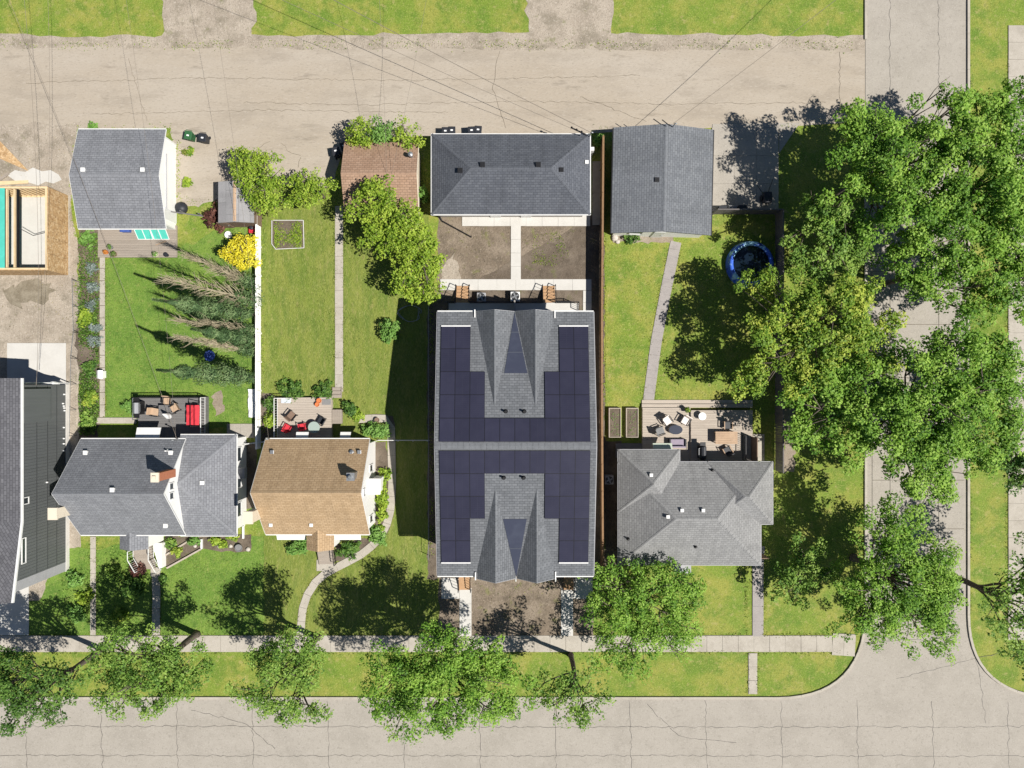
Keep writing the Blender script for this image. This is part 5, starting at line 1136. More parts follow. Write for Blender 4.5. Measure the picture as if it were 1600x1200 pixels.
root = thing('garden_box', 'small white birdhouse shaped box beside the stepping stones', 'box', P(157, 585)); p = P(157, 585, .5); mb = MB(); mb.box((p.x, p.y, .3), (.4, .6, .6)); mb.build('body', WHITEP, root, .02); mb = MB(); mb.add([(p.x - .25, p.y - .35, .6), (p.x + .25, p.y - .35, .6), (p.x + .25, p.y + .35, .6), (p.x - .25, p.y + .35, .6), (p.x, p.y - .35, .78), (p.x, p.y + .35, .78)], [(0, 1, 4), (1, 2, 5, 4), (2, 3, 5), (3, 0, 4, 5), (3, 2, 1, 0)]); mb.build('lid', WHITEP, root)
# wood lying about
def board_on_ground(label, pts, z, mat, th=.02, name='board', cat='board'):
    mb = MB(); mb.prism([(P(*q).x, P(*q).y) for q in pts], z, z + th); o = mb.build(name, mat); return tag(o, label, cat)
board_on_ground('large strand board sheet lying on the dirt near the lane', [(-12, 212), (2, 222), (46, 268), (-2, 247), (-20, 240)], .06, OSB, .03, 'strand_board_sheet')
board_on_ground('long pale lumber plank beside the half built garage', [(-5, 284), (45, 282), (45, 287), (-5, 290)], .05, W_LUM, .06, 'plank')
board_on_ground('grey plank leaning toward the strand board sheet', [(-5, 284), (14, 271), (17, 273), (-2, 287)], .14, W_GREY, .05, 'plank')
board_on_ground('pale spilled cement heap on the dirt in front of the half built garage', [(12, 274), (24, 266), (40, 269), (52, 262), (66, 268), (80, 266), (92, 273), (97, 281), (84, 287), (72, 284), (60, 290), (44, 285), (26, 284)], .03, CONC, .02, 'cement_spill', 'cement')
sheet('damp_patch', [(0, 452), (60, 440), (92, 452), (70, 470), (30, 478)], nmat('damp_dirt', (0.17, 0.145, 0.105), [((0.24, 0.21, 0.16), 1.5, .42, .62, .9), ((0.32, 0.28, 0.22), 9, .55, .7, .6)], bump=.6, bscale=14), .4, 31, .4)
mb = MB(); a, b = P(243, 383, .2), P(350, 322, .2); mb.bar(a, a + Vector((1.0, .3, .2)), .05); o = mb.build('garden_rake', W_TAN); tag(o, 'thin wooden handle lying on the garage deck', 'tool')
root = thing('rail_fence', 'thin dark rail fence beside the white garage wall', 'fence', P(290, 330)); mb = MB(); mb.bar(P(262, 330, 1.0), P(318, 338, 1.0), .09, .06); mb.build('rail', W_DARK, root)
for x, y in ((290, 334), (318, 338)): mb = MB(); mb.bar(P(x, y, 0), P(x, y, 0) + Vector((0, 0, 1.0)), .09); mb.build('post', W_DARK, root)
root = thing('tarp_heap', 'dark tarp covered heap beside the white garage wall', 'heap', P(285, 326)); p = P(285, 326); g_ = random.Random(5); mb = MB(); mb.sm = True; mb.lathe(p, [(.5, 0), (.55, .2), (.42, .45), (.15, .6)], 12); mb.build('tarp', BLACKP, root)
# red mower, white tub beside the shed
root = thing('lawn_mower', 'red lawn mower parked between the shed and the white fence', 'lawn mower', P(393, 357)); p = P(393, 357, .4); p.z = 0
mb = MB(); mb.box((p.x, p.y, .28), (.55, .75, .2)); mb.build('deck_shell', RED, root, .06); mb = MB(); mb.lathe((p.x, p.y + .05, .38), [(.17, 0), (.17, .16), (.1, .2)], 14); mb.build('engine', BLACKP, root)
for i in (-1, 1):
    for j in (-1, 1): mb = MB(); mb.tube([(p.x + i * .3 - .03, p.y + j * .3, .12), (p.x + i * .3 + .03, p.y + j * .3, .12)], .12, 12); mb.build('wheel', BLACKP, root)
mb = MB(); mb.tube([(p.x - .22, p.y - .35, .3), (p.x - .22, p.y - 1.0, .9), (p.x + .22, p.y - 1.0, .9), (p.x + .22, p.y - .35, .3)], .018, 6); mb.build('handle', BLACKM, root)
mb = MB(); mb.lathe(P(359, 368), [(.22, 0), (.28, .35), (.3, .37), (.26, .37), (.24, .1)], 14); o = mb.build('bucket', WHITEP); tag(o, 'white bucket beside the golden shrub', 'bucket')
root = thing('hand_cart', 'dark hand cart on the shaded parking slab', 'cart', P(1197, 310)); p = P(1197, 310, .3); p.z = 0
mb = MB(); mb.box((p.x, p.y, .55), (.7, .9, .5)); mb.build('box', BLACKP, root, .05); mb = MB(); mb.tube([(p.x - .3, p.y + .4, .4), (p.x - .9, p.y + 1.0, .7)], .025, 6); mb.tube([(p.x + .1, p.y + .4, .4), (p.x + .4, p.y + 1.5, .8)], .025, 6); mb.build('handle', BLACKM, root)
for s in (-1, 1): mb = MB(); mb.tube([(p.x + s * .4, p.y, .28), (p.x + s * .46, p.y, .28)], .28, 16); mb.build('wheel', BLACKP, root)
p = P(1143, 327, .4); p.z = 0
for k, l in enumerate(('leftmost black storage bin against the fence of the parking slab', 'grey storage bin between two black ones on the parking slab', 'rightmost and tallest black storage bin on the parking slab')):
    root = thing('storage_bin', l, 'storage bin', (p.x - .8 + .8 * k, p.y, 0)); m_ = (BLACKP, GREYP, BLACKP)[k]; h_ = .62 + .1 * k
    mb = MB(); mb.box((p.x - .8 + .8 * k, p.y, h_ / 2), (.64, .44, h_)); mb.build('body', m_, root, .03); mb = MB(); mb.box((p.x - .8 + .8 * k, p.y, h_ + .03), (.72, .5, .06)); mb.build('lid', m_, root, .02)
# stones, stakes, small front yard things
for k, (x, y, s, l) in enumerate(((305, 853, .16, 'pale stone nearest the porch steps in the front garden'), (343, 853, .2, 'pale stone left of the lime shrub in the front garden'), (361, 853, .18, 'pale stone right of the lime shrub in the front garden'), (388, 858, .22, 'pale stone at the right corner of the front garden'), (960, 372, .3, 'white rock at the corner of the grey two tone garage'), (965, 378, .22, 'smaller white rock on the lawn by the grey two tone garage'))):
    mb = MB(); mb.sm = True; g_ = random.Random(k); p = P(x, y); mb.lathe(p, [(s * .8, -.02), (s, s * .4), (s * .7, s * .8), (s * .2, s)], 9); mb.v = [(a + g_.uniform(-s, s) * .15, b + g_.uniform(-s, s) * .15, c) for a, b, c in mb.v]; o = mb.build('stone', ROCK); tag(o, l, 'stone')
root = thing('garden_border', 'pale timber border of the front garden bed', 'border', P(300, 870))
for a, b in (((262, 887), (316, 857)), ((258, 868), (294, 846)), ((316, 842), (316, 857)), ((381, 792), (381, 841)), ((369, 822), (383, 820))): mb = MB(); mb.bar(P(*a) + Vector((0, 0, .1)), P(*b) + Vector((0, 0, .1)), .14, .2); mb.build('timber', W_PALE if a[0] < 316 else WTRIM, root)
mb = MB(); mb.tube([P(800.5, 990, 0), P(800.5, 990, 0) + Vector((.0, -.05, 1.3))], .05, 8); o = mb.build('utility_stake', WTRIM); tag(o, 'white utility stake in the front soil of the duplex', 'stake')
root = thing('white_tarp', 'rumpled white tarp lying beside the white vinyl fence', 'tarp', P(396, 632)); vs = []; g_ = random.Random(9); a, b = P(390, 652), P(402, 608)
for j in range(9):
    for i in range(4): vs.append((a.x + (b.x - a.x) * i / 3 + g_.uniform(-.08, .08), a.y + (b.y - a.y) * j / 8, .12 + g_.uniform(0, .16)))
mb = MB(); mb.add(vs, [(j * 4 + i, j * 4 + i + 1, (j + 1) * 4 + i + 1, (j + 1) * 4 + i) for j in range(8) for i in range(3)]); o = mb.build('tarp', WHITEP, root); o.modifiers.new('s', 'SOLIDIFY').thickness = .02
# garden hose coil by the duplex
root = thing('hose', 'pale garden hose coiled in the duplex shadow', 'hose', P(640, 490)); mb = MB(); c = P(641, 490); mb.tube([c + Vector((math.cos(t * .35) * (.9 + .2 * math.sin(t)), math.sin(t * .35) * .7, .07 + .002 * t)) for t in range(40)], .03, 6); mb.build('coil', GREYM, root)

# ------------------------------------------------------------------ overhead wires (to poles beyond the picture)
def wire(label, a, b, sag=.5, r=.012):
    a = P(*a); b = P(*b); mb = MB(); mb.tube([a.lerp(b, t / 10) - Vector((0, 0, sag * 4 * (t / 10) * (1 - t / 10))) for t in range(11)], r, 5); o = mb.build('overhead_wire', WIREM); return tag(o, label, 'wire')
mp = Vector((gh['xe'] - .05, gh['yn'] - .25, 3.65))
def wire_w(label, a, b, sag=.5, r=.012):
    a = Vector(a); mb = MB(); b = P(*b); mb.tube([a.lerp(b, t / 10) - Vector((0, 0, sag * 4 * (t / 10) * (1 - t / 10))) for t in range(11)], r, 5); o = mb.build('overhead_wire', WIREM); return tag(o, label, 'wire')
wire_w('thick overhead wire running from the slate garage mast over the lane', mp, (375, -80, 8.5), .5, .022)
wire_w('thin overhead wire crossing the lane left of the slate garage mast', (gh['xe'] - 1.6, gh['yn'] + .1, 3.55), (269, -80, 8.5), .4, .015)
wire_w('overhead wire reaching the grey two tone garage mast from the upper right', (gg['xm'] + .5, gg['yn'] - .2, 3.95), (1409, -80, 8), .3, .018)
wire('left hand wire of the two above the half built garage', (30, -80, 8.5), (57, 602, 4.7), .9, .012); wire('right hand wire of the two above the half built garage', (72, -80, 8.5), (56, 602, 4.75), .9, .01)
wire('long wire crossing the white walled garage roof to the grey house', (-20, -80, 8.5), (277, 688, 4.6), .8, .013); wire('faint wire across the right side of the white walled garage roof', (185, -80, 8.5), (275, 688, 4.6), .8, .009)
wire('wire over the lilac trees toward the brown roofed house', (320, -80, 8.5), (420, 690, 4.3), .8, .009)
wire('wire over the rusty roofed garage', (588, -80, 8.5), (604, 271, 3.6), .5, .009); wire('second wire over the rusty roofed garage', (680, -80, 8.5), (612, 271, 3.6), .5, .009)

# ------------------------------------------------------------------ trees and shrubs
tree('street_tree', 'big green street tree spreading over the lane end of the road', [(1400, 255, 8, 88, 3.2), (1345, 215, 8, 52, 2), (1470, 198, 8.5, 66, 2.2), (1350, 325, 7, 58, 2.2), (1440, 330, 8, 66, 2.5)], L_MAPLE, 11, clump=.66, dens=.54, trunk=.3, bare=20)
tree('street_tree', 'tall green street tree at the upper right corner beyond the road', [(1540, 285, 8.5, 100, 3.2), (1500, 380, 8, 70, 2.5), (1590, 360, 8, 80, 2.8), (1575, 195, 8, 72, 2), (1590, 450, 7, 60, 2.2)], L_MAPLE, 12, clump=.66, dens=.6, trunk=.3, bare=20)
tree('street_tree', 'mid height green tree leaning over the upper road', [(1450, 425, 6.5, 58, 2.2), (1420, 400, 6, 40, 1.6), (1520, 470, 6, 42, 1.8)], L_MAPLE, 13, clump=.6, dens=.5, trunk=.22, bare=14)
tree('boulevard_tree', 'greyish green half bare tree next to the parking slab', [(1290, 345, 6, 46, 2.2), (1262, 378, 5.5, 38, 1.8), (1330, 380, 5.5, 40, 1.8), (1300, 415, 5, 40, 1.6)], L_ELM, 14, clump=.5, dens=.42, trunk=.2, bare=40)
tree('lime_tree', 'yellow green maple overhanging the pool and the dark fence', [(1300, 500, 7.5, 74, 2.6), (1248, 470, 7, 44, 2.0), (1188, 442, 5.5, 30, 1.2), (1360, 532, 7, 52, 2.0), (1200, 525, 6.5, 46, 1.8), (1260, 580, 6.5, 52, 2), (1180, 590, 5.5, 34, 1.4)], L_LIME, 15, clump=.66, dens=.52, trunk=.28)
tree('street_tree', 'largest bright green tree covering the middle of the road', [(1440, 640, 8, 105, 3.4), (1500, 570, 8, 75, 2.6), (1530, 660, 7.5, 72, 2.6), (1350, 620, 7, 72, 2.6), (1330, 690, 6.5, 46, 2), (1440, 730, 7, 62, 2.2), (1280, 610, 6.5, 52, 2), (1260, 680, 5.5, 34, 1.5), (1560, 590, 7.5, 46, 2)], L_MAPLE, 16, clump=.72, dens=.6, trunk=.34)
tree('street_tree', 'dark green tree at the right edge beside the far sidewalk', [(1625, 735, 7, 52, 2.2), (1640, 620, 7, 44, 2)], L_DEEP, 17, clump=.55, dens=.8, trunk=.22)
tree('street_tree', 'bushy green tree beside the road corner above the curb return', [(1400, 905, 6.5, 88, 2.8), (1440, 970, 6, 58, 2), (1345, 960, 5.5, 50, 1.8), (1390, 830, 6.5, 54, 2), (1470, 890, 6, 46, 1.8)], L_MAPLE, 18, clump=.6, dens=.62, per=140, sz=(.12, .24), trunk=.28)
tree('street_tree', 'green tree over the far sidewalk at the lower right', [(1580, 940, 7, 58, 2.4), (1625, 890, 7, 50, 2.2), (1610, 1010, 6, 50, 2)], L_ELM, 19, clump=.55, dens=.62, per=76, sz=(.13, .26), trunk=.25)
tree('small_tree', 'low dark tree in shade between the bungalow and the bushy corner tree', [(1272, 880, 3.4, 46, 1.6), (1242, 915, 3, 34, 1.3)], L_ELM, 20, clump=.45, dens=.45, trunk=.15, cat='tree')
tree('front_tree', 'round green tree in front of the bungalow touching the sidewalk', [(1005, 945, 4.8, 76, 2.3), (955, 918, 4.4, 46, 1.7), (1055, 985, 4.4, 46, 1.7), (980, 1010, 4.2, 54, 1.7), (1062, 920, 4.6, 40, 1.6)], L_MAPLE, 21, clump=.55, dens=.62, per=140, sz=(.11, .22), trunk=.24, bare=16)
tree('boulevard_tree', 'tall leafy boulevard tree below the duplex front walk', [(690, 1068, 9, 92, 3), (620, 1060, 8.5, 62, 2.2), (770, 1070, 8, 62, 2.2), (690, 1016, 8.5, 42, 1.8), (760, 1030, 8, 40, 1.6)], L_MAPLE, 22, clump=.55, dens=.65, per=140, sz=(.11, .22), trunk=.28)
tree('boulevard_tree', 'boulevard tree at the foot of the curved front path', [(445, 1062, 8.5, 70, 2.6), (475, 1014, 8, 34, 1.6), (425, 1025, 8, 36, 1.6)], L_ELM, 23, clump=.52, dens=.58, per=135, sz=(.11, .22), trunk=.24)
tree('boulevard_tree', 'broad boulevard tree left of the white porch walk', [(230, 1052, 8, 78, 2.6), (180, 1030, 7.5, 45, 1.8), (285, 1040, 7.5, 48, 1.8)], L_ELM, 24, clump=.52, dens=.6, per=135, sz=(.11, .22), trunk=.26)
tree('boulevard_tree', 'dark boulevard tree at the lower left corner', [(60, 1080, 8, 62, 2.4), (10, 1060, 7, 50, 2)], L_DEEP, 25, clump=.5, dens=.75, per=135, sz=(.11, .22), trunk=.24)
tree('boulevard_tree', 'thin boulevard tree right of the duplex walk', [(905, 1085, 7.5, 50, 2), (860, 1075, 7, 30, 1.4)], L_ELM, 26, clump=.48, dens=.7, per=76, sz=(.12, .24), trunk=.2)
tree('backyard_tree', 'bright leafy tree group overhanging the rusty garage roof', [(582, 325, 4.2, 42, 2), (628, 350, 4.4, 40, 2), (600, 370, 4, 34, 1.7)], L_LILAC, 27, clump=.45, dens=1.0, per=100, sz=(.13, .26), trunk=.2)
tree('backyard_tree', 'bright leafy tree beside the bare soil of the duplex yard', [(650, 390, 4.2, 38, 2), (655, 440, 4, 38, 1.9), (668, 415, 3.8, 26, 1.5)], L_LILAC, 28, clump=.45, dens=1.0, per=100, sz=(.13, .26), trunk=.2)
tree('lilac', 'large bright green lilac clump next to the small shed', [(405, 272, 3.4, 42, 1.7), (428, 300, 3, 34, 1.4), (385, 260, 3.2, 30, 1.4), (408, 312, 2.6, 24, 1.2)], L_LILAC, 29, clump=.42, dens=1.0, per=100, sz=(.12, .22), trunk=.14, cat='shrub')
tree('lilac', 'smaller round lilac clump above the garden path', [(492, 294, 3, 31, 1.5), (470, 292, 2.6, 18, 1.1)], L_LILAC, 30, clump=.42, dens=1.0, per=100, sz=(.12, .22), trunk=.12, cat='shrub')
for x, y, r, s, l in ((565, 209, 25, 31, 'leftmost leafy bush along the lane side of the rusty garage'), (602, 210, 22, 32, 'middle leafy bush along the lane side of the rusty garage'), (638, 211, 23, 33, 'rightmost leafy bush along the lane side of the rusty garage')):
    tree('lane_bush', l, [(x, y, 2.6, r, 1.5)], L_LILAC if s != 32 else L_FRESH, s, clump=.4, dens=1.0, per=100, sz=(.12, .22), trunk=.1, cat='shrub')
shrub('leafy_bush', 'green bush in the gap right of the rusty garage', 660, 303, 9, 1.8, L_FRESH, 34); shrub('leafy_bush', 'small green bush by the brown fence end at the lane', 938, 218, 7, 1.6, L_FRESH, 35)
shrub('round_tree', 'small round green tree casting shade on the olive lawn', 610, 515, 18, 2.6, L_FRESH, 36, cat='tree')
tree('gold_shrub', 'round golden yellow shrub beside the white vinyl fence', [(379, 395, 1.9, 26, 1.3)], L_GOLD, 37, clump=.3, dens=2.6, per=130, sz=(.1, .18), trunk=.08, cat='shrub', hollow=.55)
shrub('wine_shrub', 'dark wine red shrub beside the small shed', 335, 338, 17, 1.9, L_WINE, 38, ry=22)
shrub('foundation_bush', 'dense green bush under the left front awning of the brown roofed house', 468, 858, 22, .9, L_FRESH, 39, ry=12); shrub('foundation_bush', 'dark green bush under the right front awning of the brown roofed house', 545, 858, 20, 1.0, L_DEEP, 40, ry=14)
shrub('foundation_bush', 'long green bush against the east wall of the brown roofed house', 597, 775, 10, 1.1, L_LILAC, 41, ry=55); shrub('foundation_bush', 'bright green bush at the rear corner of the brown roofed house', 588, 672, 24, 1.2, L_FRESH, 42, ry=13)
shrub('foundation_bush', 'green vine bush beside the brown roofed house corner below the side path', 590, 838, 14, .8, L_FRESH, 43, ry=14)
for x, y, r, h, m, s, l in ((455, 612, 20, 1.0, L_DEEP, 44, 'dark low hedge along the lawn edge of the pale weathered deck'), (504, 613, 16, .9, L_DEEP, 45, 'short dark hedge near the steps of the pale weathered deck'), (420, 630, 10, 1.3, L_DEEP, 46, 'dark shrub between the white fence and the pale weathered deck'), (421, 656, 10, 1.2, L_LILAC, 47, 'brighter shrub between the white fence and the pale weathered deck'), (545, 640, 14, .9, L_DEEP, 48, 'dark shrub right of the little brown landing'), (558, 650, 10, .6, L_LILAC, 49, 'lime groundcover clump at the bend of the garden path')): shrub('shrub', l, x, y, r, h, m, s)
for x, y, r, h, m, s, l in ((202, 634, 11, .9, L_FRESH, 50, 'fresh green bush left of the barbecue deck'), (362, 838, 8, .7, L_LIME, 51, 'lime green shrub in the front garden of the grey house'), (302, 846, 9, .7, L_FRESH, 52, 'fresh green shrub below the hip roofed wing'), (276, 862, 8, .5, L_LIME, 53, 'low lime plant behind the timber border'), (268, 848, 9, .8, L_ELM, 54, 'olive bush beside the white porch rail'), (338, 845, 8, .5, L_LILAC, 55, 'low yellowish plant left of the lime shrub'), (351, 851, 6, .4, L_LILAC, 56, 'tiny yellowish plant below the lime shrub'), (255, 905, 6, .7, L_DEEP, 57, 'dark little bush beside the front path of the grey house')): shrub('shrub', l, x, y, r, h, m, s, clump=.24)
for x, y, r, h, m, s, l in ((115, 905, 14, .8, L_FRESH, 58, 'ragged green bush nearest the modern house corner'), (132, 935, 13, .9, L_LILAC, 59, 'yellow green bush left of the narrow front path'), (118, 960, 15, .9, L_FRESH, 60, 'bright ragged bush near the sidewalk at the left front yard'), (175, 900, 16, 1.0, L_ELM, 61, 'olive bush between the two front paths, nearest the house'), (205, 920, 18, 1.2, L_DEEP, 62, 'dark bush between the two front paths, in the middle'), (185, 965, 15, .8, L_LIME, 63, 'yellowish bush between the two front paths, nearest the sidewalk'), (215, 890, 12, .7, L_WINE, 64, 'reddish brown shrub in front of the porch steps')): shrub('shrub', l, x, y, r, h, m, s, clump=.26)
for k, (y, x) in enumerate(((418, 143), (447, 145), (477, 144), (512, 148), (534, 148))):
    shrub('silver_plant', ('first', 'second', 'third', 'fourth', 'fifth')[k] + ' silvery clump from the garage deck in the flower bed', x, y, 10, .5, L_SILV, 70 + k, clump=.2, per=50, sz=(.08, .16))
for k, (y, x, m, l) in enumerate(((372, 137, L_FRESH, 'bright plant row beside the white walled garage corner'), (495, 133, L_LILAC, 'yellow green clump at the widest part of the flower bed'), (575, 143, L_DEEP, 'dark leafy clump near the white box in the flower bed'), (622, 141, L_LIME, 'lime clump at the lower flower bed'), (655, 135, L_ELM, 'sprawling bush at the lower end of the flower bed'))): shrub('flower_clump', l, x, y, 12, .6, m, 80 + k, clump=.24, ry=15)
shrub('weed', 'lone green weed behind the white walled garage at the lane', 146, 196, 6, .6, L_FRESH, 90, clump=.2); shrub('weed', 'grassy weed beside the gravel parking by the white garage', 292, 285, 8, .4, L_LILAC, 91, clump=.2); shrub('weed', 'dry weed tuft below the waste carts', 298, 236, 7, .3, L_LIME, 92, clump=.18); shrub('weed', 'second dry weed tuft below the waste carts', 290, 239, 4, .25, L_GRASS, 93, clump=.18)
shrub('bed_bush', 'green bush against the south wall of the grey two tone garage', 985, 371, 14, .7, L_DEEP, 94, ry=6, clump=.22)
r_ = np.random.default_rng(77)
# columnar trees along the white fence
def columnar(label, bx, by, tx, ty, h, r, dead, seed):
    rng = np.random.default_rng(seed); b = P(bx, by); t = P(tx, ty, h); root = thing('columnar_tree', label, 'tree', b); mb = MB(); b_ = np.array(b); t_ = np.array(t)
    mb.tube([b_ + (t_ - b_) * s for s in (0, .3, .6, 1)], [.13, .1, .06, .015], 7); C = []
    n = 75 if dead else 55
    for k in range(n):
        s = rng.uniform(.06, .9); a = b_ + (t_ - b_) * s; th = rng.uniform(0, 6.28); ln = rng.uniform(1.2, 2.6) * (1.1 - s * .6)
        e = a + np.array([math.cos(th) * r * rng.uniform(.5, 1.0), math.sin(th) * r * rng.uniform(.5, 1), 0]) * (1.15 - s) + (t_ - b_) / h * ln
        limb(mb, a, e, .036 if dead else .022, .006, rng, n=4)
        if dead:
            for j in range(3): q = e + rng.normal(size=3) * .2 + np.array([0, 0, .5]); limb(mb, a + (e - a) * rng.uniform(.4, .9), q, .014, .005, rng, n=3)
    mb.build('trunk', BARK_P if dead else BARK, root)
    m_ = 1500 if dead else 7500; s = rng.uniform(.04, 1, m_) ** .85
    rr = r * (np.sin(np.clip(s * 1.05 + .06, 0, 1) * math.pi) ** .55) * rng.uniform(.35, 1, m_) * (1 + .45 * np.sin(s * 34 + seed + 2 * np.sin(th * 2))); th = rng.uniform(0, 6.28, m_)
    if dead: s = s * .3
    C = b_ + (t_ - b_) * s[:, None] + np.c_[np.cos(th) * rr, np.sin(th) * rr, rng.normal(size=m_) * .1]
    C[:, 2] = np.maximum(C[:, 2], .15)
    leaf_object('crown', C, np.c_[np.cos(th), np.sin(th), .5 + rng.normal(size=m_) * .4], rng.uniform(.12, .3, m_), np.clip(.45 + .4 * np.sin(s * 30 + seed) + rng.normal(size=m_) * .25, 0, 1), L_CONE, root, .35)
columnar('bare dead columnar tree nearest the golden shrub', 395, 444, 282, 394, 12, .8, True, 1)
columnar('tall bare dead columnar tree with fanned grey twigs, second from the golden shrub', 398, 470, 246, 432, 14, 1.15, True, 2)
columnar('broad leafy columnar tree, third from the golden shrub', 398, 492, 240, 468, 14, .75, False, 3)
columnar('thin dying columnar tree in the middle of the row', 398, 517, 272, 500, 12.5, .6, True, 4)
columnar('leafy columnar tree above the dying one near the blue saucer', 399, 533, 300, 514, 11, .55, False, 5)
columnar('half dead columnar tree beside the blue saucer', 397, 549, 274, 526, 12, .55, True, 6)
columnar('leafy columnar tree nearest the decks, last of the row', 398, 590, 246, 578, 14.5, .72, False, 7)

# ------------------------------------------------------------------ ground cover that nobody could count
def cover(name, label, polys, dens, mat, size, seed, avoid=(), h=.05, edge=0):
    rng = np.random.default_rng(seed); out = []
    for poly in polys:
        w = np.array([P(*q)[:2] for q in poly]); lo, hi = w.min(0), w.max(0); n = int((hi[0] - lo[0]) * (hi[1] - lo[1]) * dens); p = rng.uniform(lo, hi, (n, 2))
        ins = np.zeros(n, bool); j = len(w) - 1
        for i in range(len(w)):
            xi, yi, xj, yj = *w[i], *w[j]
            with np.errstate(divide='ignore', invalid='ignore'): ins ^= ((yi > p[:, 1]) != (yj > p[:, 1])) & (p[:, 0] < (xj - xi) * (p[:, 1] - yi) / (yj - yi + 1e-12) + xi)
            j = i
        p = p[ins]; k = np.sin(p[:, 0] * 1.7 + seed) * np.cos(p[:, 1] * 1.3) + np.sin(p[:, 0] * .6 + p[:, 1] * .8); out.append(p[(k + rng.normal(size=len(p)) * .7) > -.4])
    p = np.concatenate(out); n = len(p); C = np.c_[p, .035 + rng.uniform(0, h, n)]
    o = leaf_object(name, C, rng.normal(size=(n, 3)) * .9 + [0, 0, .7], rng.uniform(size[0], size[1], n), np.clip(.5 + .3 * np.sin(p[:, 0] * .9) + rng.normal(size=n) * .25, 0, 1), mat, None, .4)
    o['kind'] = 'stuff'; o['label'] = label; o['category'] = 'ground cover'; return o
cover('bed_groundcover', 'mixed green growth filling the flower bed', [[(124, 370), (155, 366), (157, 640), (150, 680), (126, 680)]], 330, L_ELM, (.1, .24), 1, h=.3)
cover('front_groundcover', 'ragged weeds over the left front yard', [[(100, 900), (140, 860), (140, 990), (70, 990)], [(152, 850), (236, 865), (236, 990), (152, 990)]], 45, L_ELM, (.08, .2), 2, h=.2)
cover('soil_weeds', 'patchy weeds on the bare soil behind the duplex', [[(832, 368), (875, 362), (890, 400), (868, 418), (832, 412)], [(836, 366), (860, 366), (860, 410), (836, 410)]], 140, L_LILAC, (.06, .16), 3, h=.12)
cover('soil_weeds', 'yellowish weeds on the front soil of the duplex', [[(740, 905), (870, 905), (870, 930), (760, 935)]], 25, L_LIME, (.05, .13), 4, h=.08)
cover('lawn_tufts', 'short grass tufts on the lush lawn', [[(166, 410), (400, 385), (400, 660), (166, 650)], [(256, 885), (320, 860), (410, 865), (410, 990), (254, 990)]], 30, L_GRASS, (.05, .12), 5, h=.03)
cover('lawn_tufts', 'short grass tufts on the olive lawn', [[(408, 300), (522, 300), (522, 610), (408, 605)], [(540, 330), (664, 360), (664, 640), (540, 630)]], 30, L_GRASS, (.05, .12), 6, h=.03)
cover('lawn_tufts', 'short grass tufts on the lawn behind the bungalow', [[(948, 385), (1046, 380), (1004, 622), (948, 622)], [(1066, 380), (1205, 380), (1205, 622), (1024, 622)]], 30, L_GRASS, (.05, .12), 7, h=.03)

def fringe(label, lines, mat, seed, per=26, wid=.10, size=(.07, .17), name='edge_grass'):
    """ragged grass along hard edges"""
    rng = np.random.default_rng(seed); C = []
    for ln in lines:
        w = [np.array(P(*q)) for q in ln]
        for a, b in zip(w[:-1], w[1:]):
            L = np.linalg.norm(b - a); n = int(L * per); t = rng.uniform(0, 1, n); d = (b - a) / L; nn = np.array([-d[1], d[0], 0])
            m_ = np.sin(t * L * 1.9 + seed) + np.sin(t * L * .7 + 2 * seed) + rng.normal(size=n) * .7; k = m_ > -.5
            C.append((a + (b - a) * t[:, None] + nn * rng.normal(size=(n, 1)) * wid)[k])
    C = np.concatenate(C); n = len(C); C[:, 2] = .04 + rng.uniform(0, .07, n)
    o = leaf_object(name, C, rng.normal(size=(n, 3)) * .8 + [0, 0, .8], rng.uniform(size[0], size[1], n), rng.uniform(.1, 1, n), mat, None, .4)
    o['kind'] = 'stuff'; o['label'] = label; o['category'] = 'ground cover'; return o
fringe('ragged grass along the garden path edges', [[(x, y0), (x, y1)] for x, y0, y1 in ((155.5, 400, 652), (165.5, 400, 652), (523, 330, 612), (537, 330, 612), (238, 905, 992), (251, 905, 992), (141, 840, 992), (151, 840, 992), (1166, 885, 992), (1194, 885, 992), (1168.5, 1020, 1082), (1183.5, 1020, 1082), (1349, 340, 940), (1516, 100, 960), (1573, 100, 990))], L_GRASS, 3)
fringe('ragged grass along the sidewalk edges', [[(-60, 992), (685, 992)], [(930, 992), (1330, 992)], [(-60, 1019.5), (1330, 1019.5)]], L_GRASS, 4)
fringe('ragged grass along the diagonal paver path and curved front path', [[(1046, 380), (1031, 455), (1016, 535), (1004, 624)], [(1066, 380), (1050, 455), (1035, 535), (1023, 624)], [(463, 990), (465, 955), (473, 930), (488, 902), (506, 888)], [(478, 990), (480, 957), (488, 935), (500, 914), (518, 899), (540, 888), (566, 875), (590, 856)]], L_GRASS, 5)
fringe('weeds along fences and walls', [[(410, 345), (410, 690)], [(399, 440), (399, 600)], [(944, 235), (944, 640)], [(1207, 340), (1207, 640)], [(1216, 340), (1216, 735)], [(675, 470), (675, 868)], [(278, 215), (278, 330)], [(122, 205), (112, 300), (120, 370)], [(120, 430), (126, 540)]], L_LILAC, 6, 30, .14, (.08, .2))
fringe('sparse weeds along the lane edge', [[(120, 202), (270, 200)], [(545, 214), (665, 212)], [(925, 206), (950, 205)], [(1220, 197), (1350, 192)], [(280, 320), (350, 305)], [(-20, 70), (1350, 70)]], L_LIME, 7, 24, .25, (.06, .18))

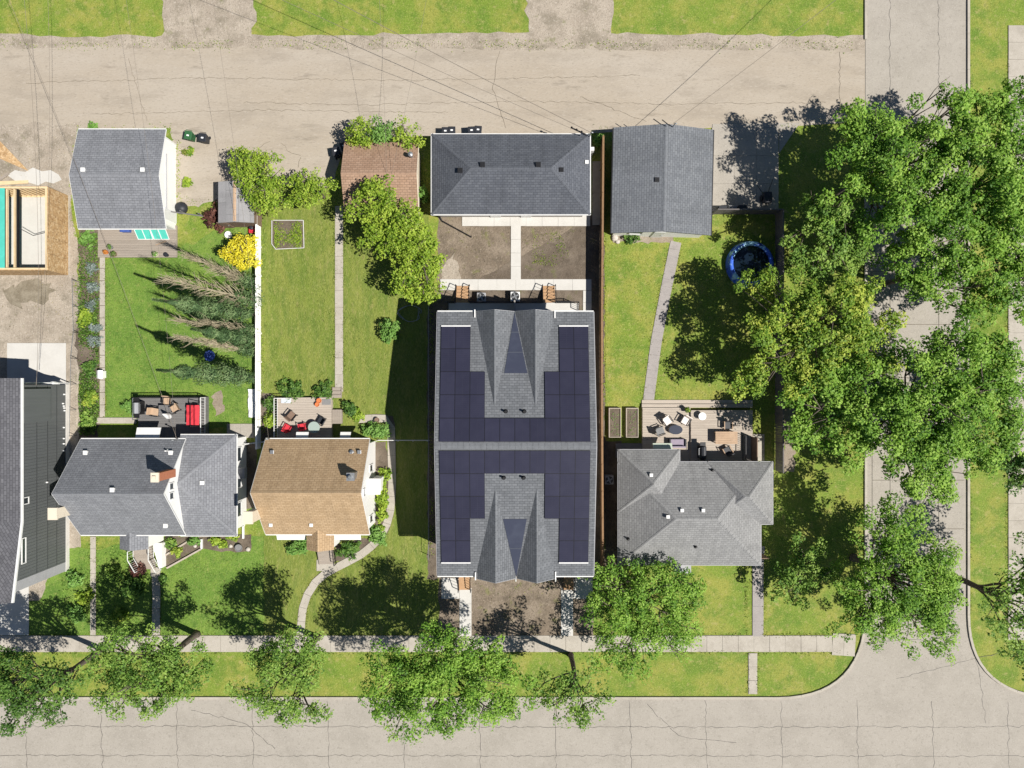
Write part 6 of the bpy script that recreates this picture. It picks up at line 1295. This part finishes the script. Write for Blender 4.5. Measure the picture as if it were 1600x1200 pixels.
cover('soil_litter', 'dry straw and small weeds scattered over the soil plots', [[(690, 356), (796, 356), (796, 434), (690, 434)], [(816, 356), (920, 356), (920, 434), (816, 434)], [(740, 925), (874, 925), (874, 988), (740, 988)]], 9, leafmat('leaf_straw', (0.11, 0.09, 0.04), (0.22, 0.2, 0.07), (0.36, 0.31, 0.18), .2), (.05, .14), 9, h=.04)
cover('yard_debris', 'chips and straw scattered over the dirt yard', [[(0, 440), (118, 440), (118, 530), (0, 530)], [(0, 205), (105, 205), (100, 282), (0, 282)]], 7, MATS['leaf_straw'], (.05, .16), 10, h=.02)
# cracks and tar seams in the pavements
def cracks(name, parent_z, lines, mat, w, seed):
    rng = random.Random(seed); mb = MB()
    for ln in lines:
        p = [P(*q) for q in ln]; L = []
        for u, v in zip(p[:-1], p[1:]):
            n = max(2, int((v - u).length / .35))
            for i in range(n): L.append(u.lerp(v, i / n) + Vector((rng.uniform(-.09, .09), rng.uniform(-.09, .09), 0)))
        L.append(p[-1])
        for u, v in zip(L[:-1], L[1:]):
            d_ = (v - u).normalized(); t = Vector((-d_.y, d_.x, 0)) * w * rng.uniform(.5, 1.2) / 2
            mb.poly([(q.x, q.y, parent_z) for q in (u + t, u - t, v - t, v + t)])
    o = mb.build(name, mat); return struct(o)
TAR = nmat('tar', (0.06, 0.055, 0.05), rough=.6); CRK = nmat('crack_dirt', (0.15, 0.125, 0.095))
cracks('lane_cracks', .02, [[(150, 178), (420, 172), (700, 176)], [(380, 160), (560, 164), (800, 158), (1040, 163), (1290, 160)], [(905, 150), (1010, 190)], [(1312, 80), (1312, 190)], [(40, 130), (300, 122), (640, 126), (1000, 118)], [(440, 225), (455, 240), (470, 243)], [(470, 245), (466, 262)], [(405, 232), (412, 226), (422, 221)], [(200, 90), (230, 190)], [(780, 80), (770, 140), (790, 200)]], CRK, .03, 1)
cracks('street_seams', street.data.vertices[0].co.z + .004, [[(-50, 1135), (400, 1134), (900, 1136), (1700, 1135)], [(-50, 1180), (1700, 1181)]] + [[(x, 1094), (x + 3, 1220)] for x in range(40, 1700, 118)] + [[(1390, -40), (1390, 190)], [(1466, -40), (1466, 190)], [(1365, 1000), (1500, 1000)], [(1512, 985), (1530, 1050), (1540, 1130)], [(1400, 1060), (1560, 1020)], [(300, 1110), (380, 1128), (430, 1170)], [(1010, 1100), (1060, 1150), (1150, 1160)]], TAR, .035, 2)
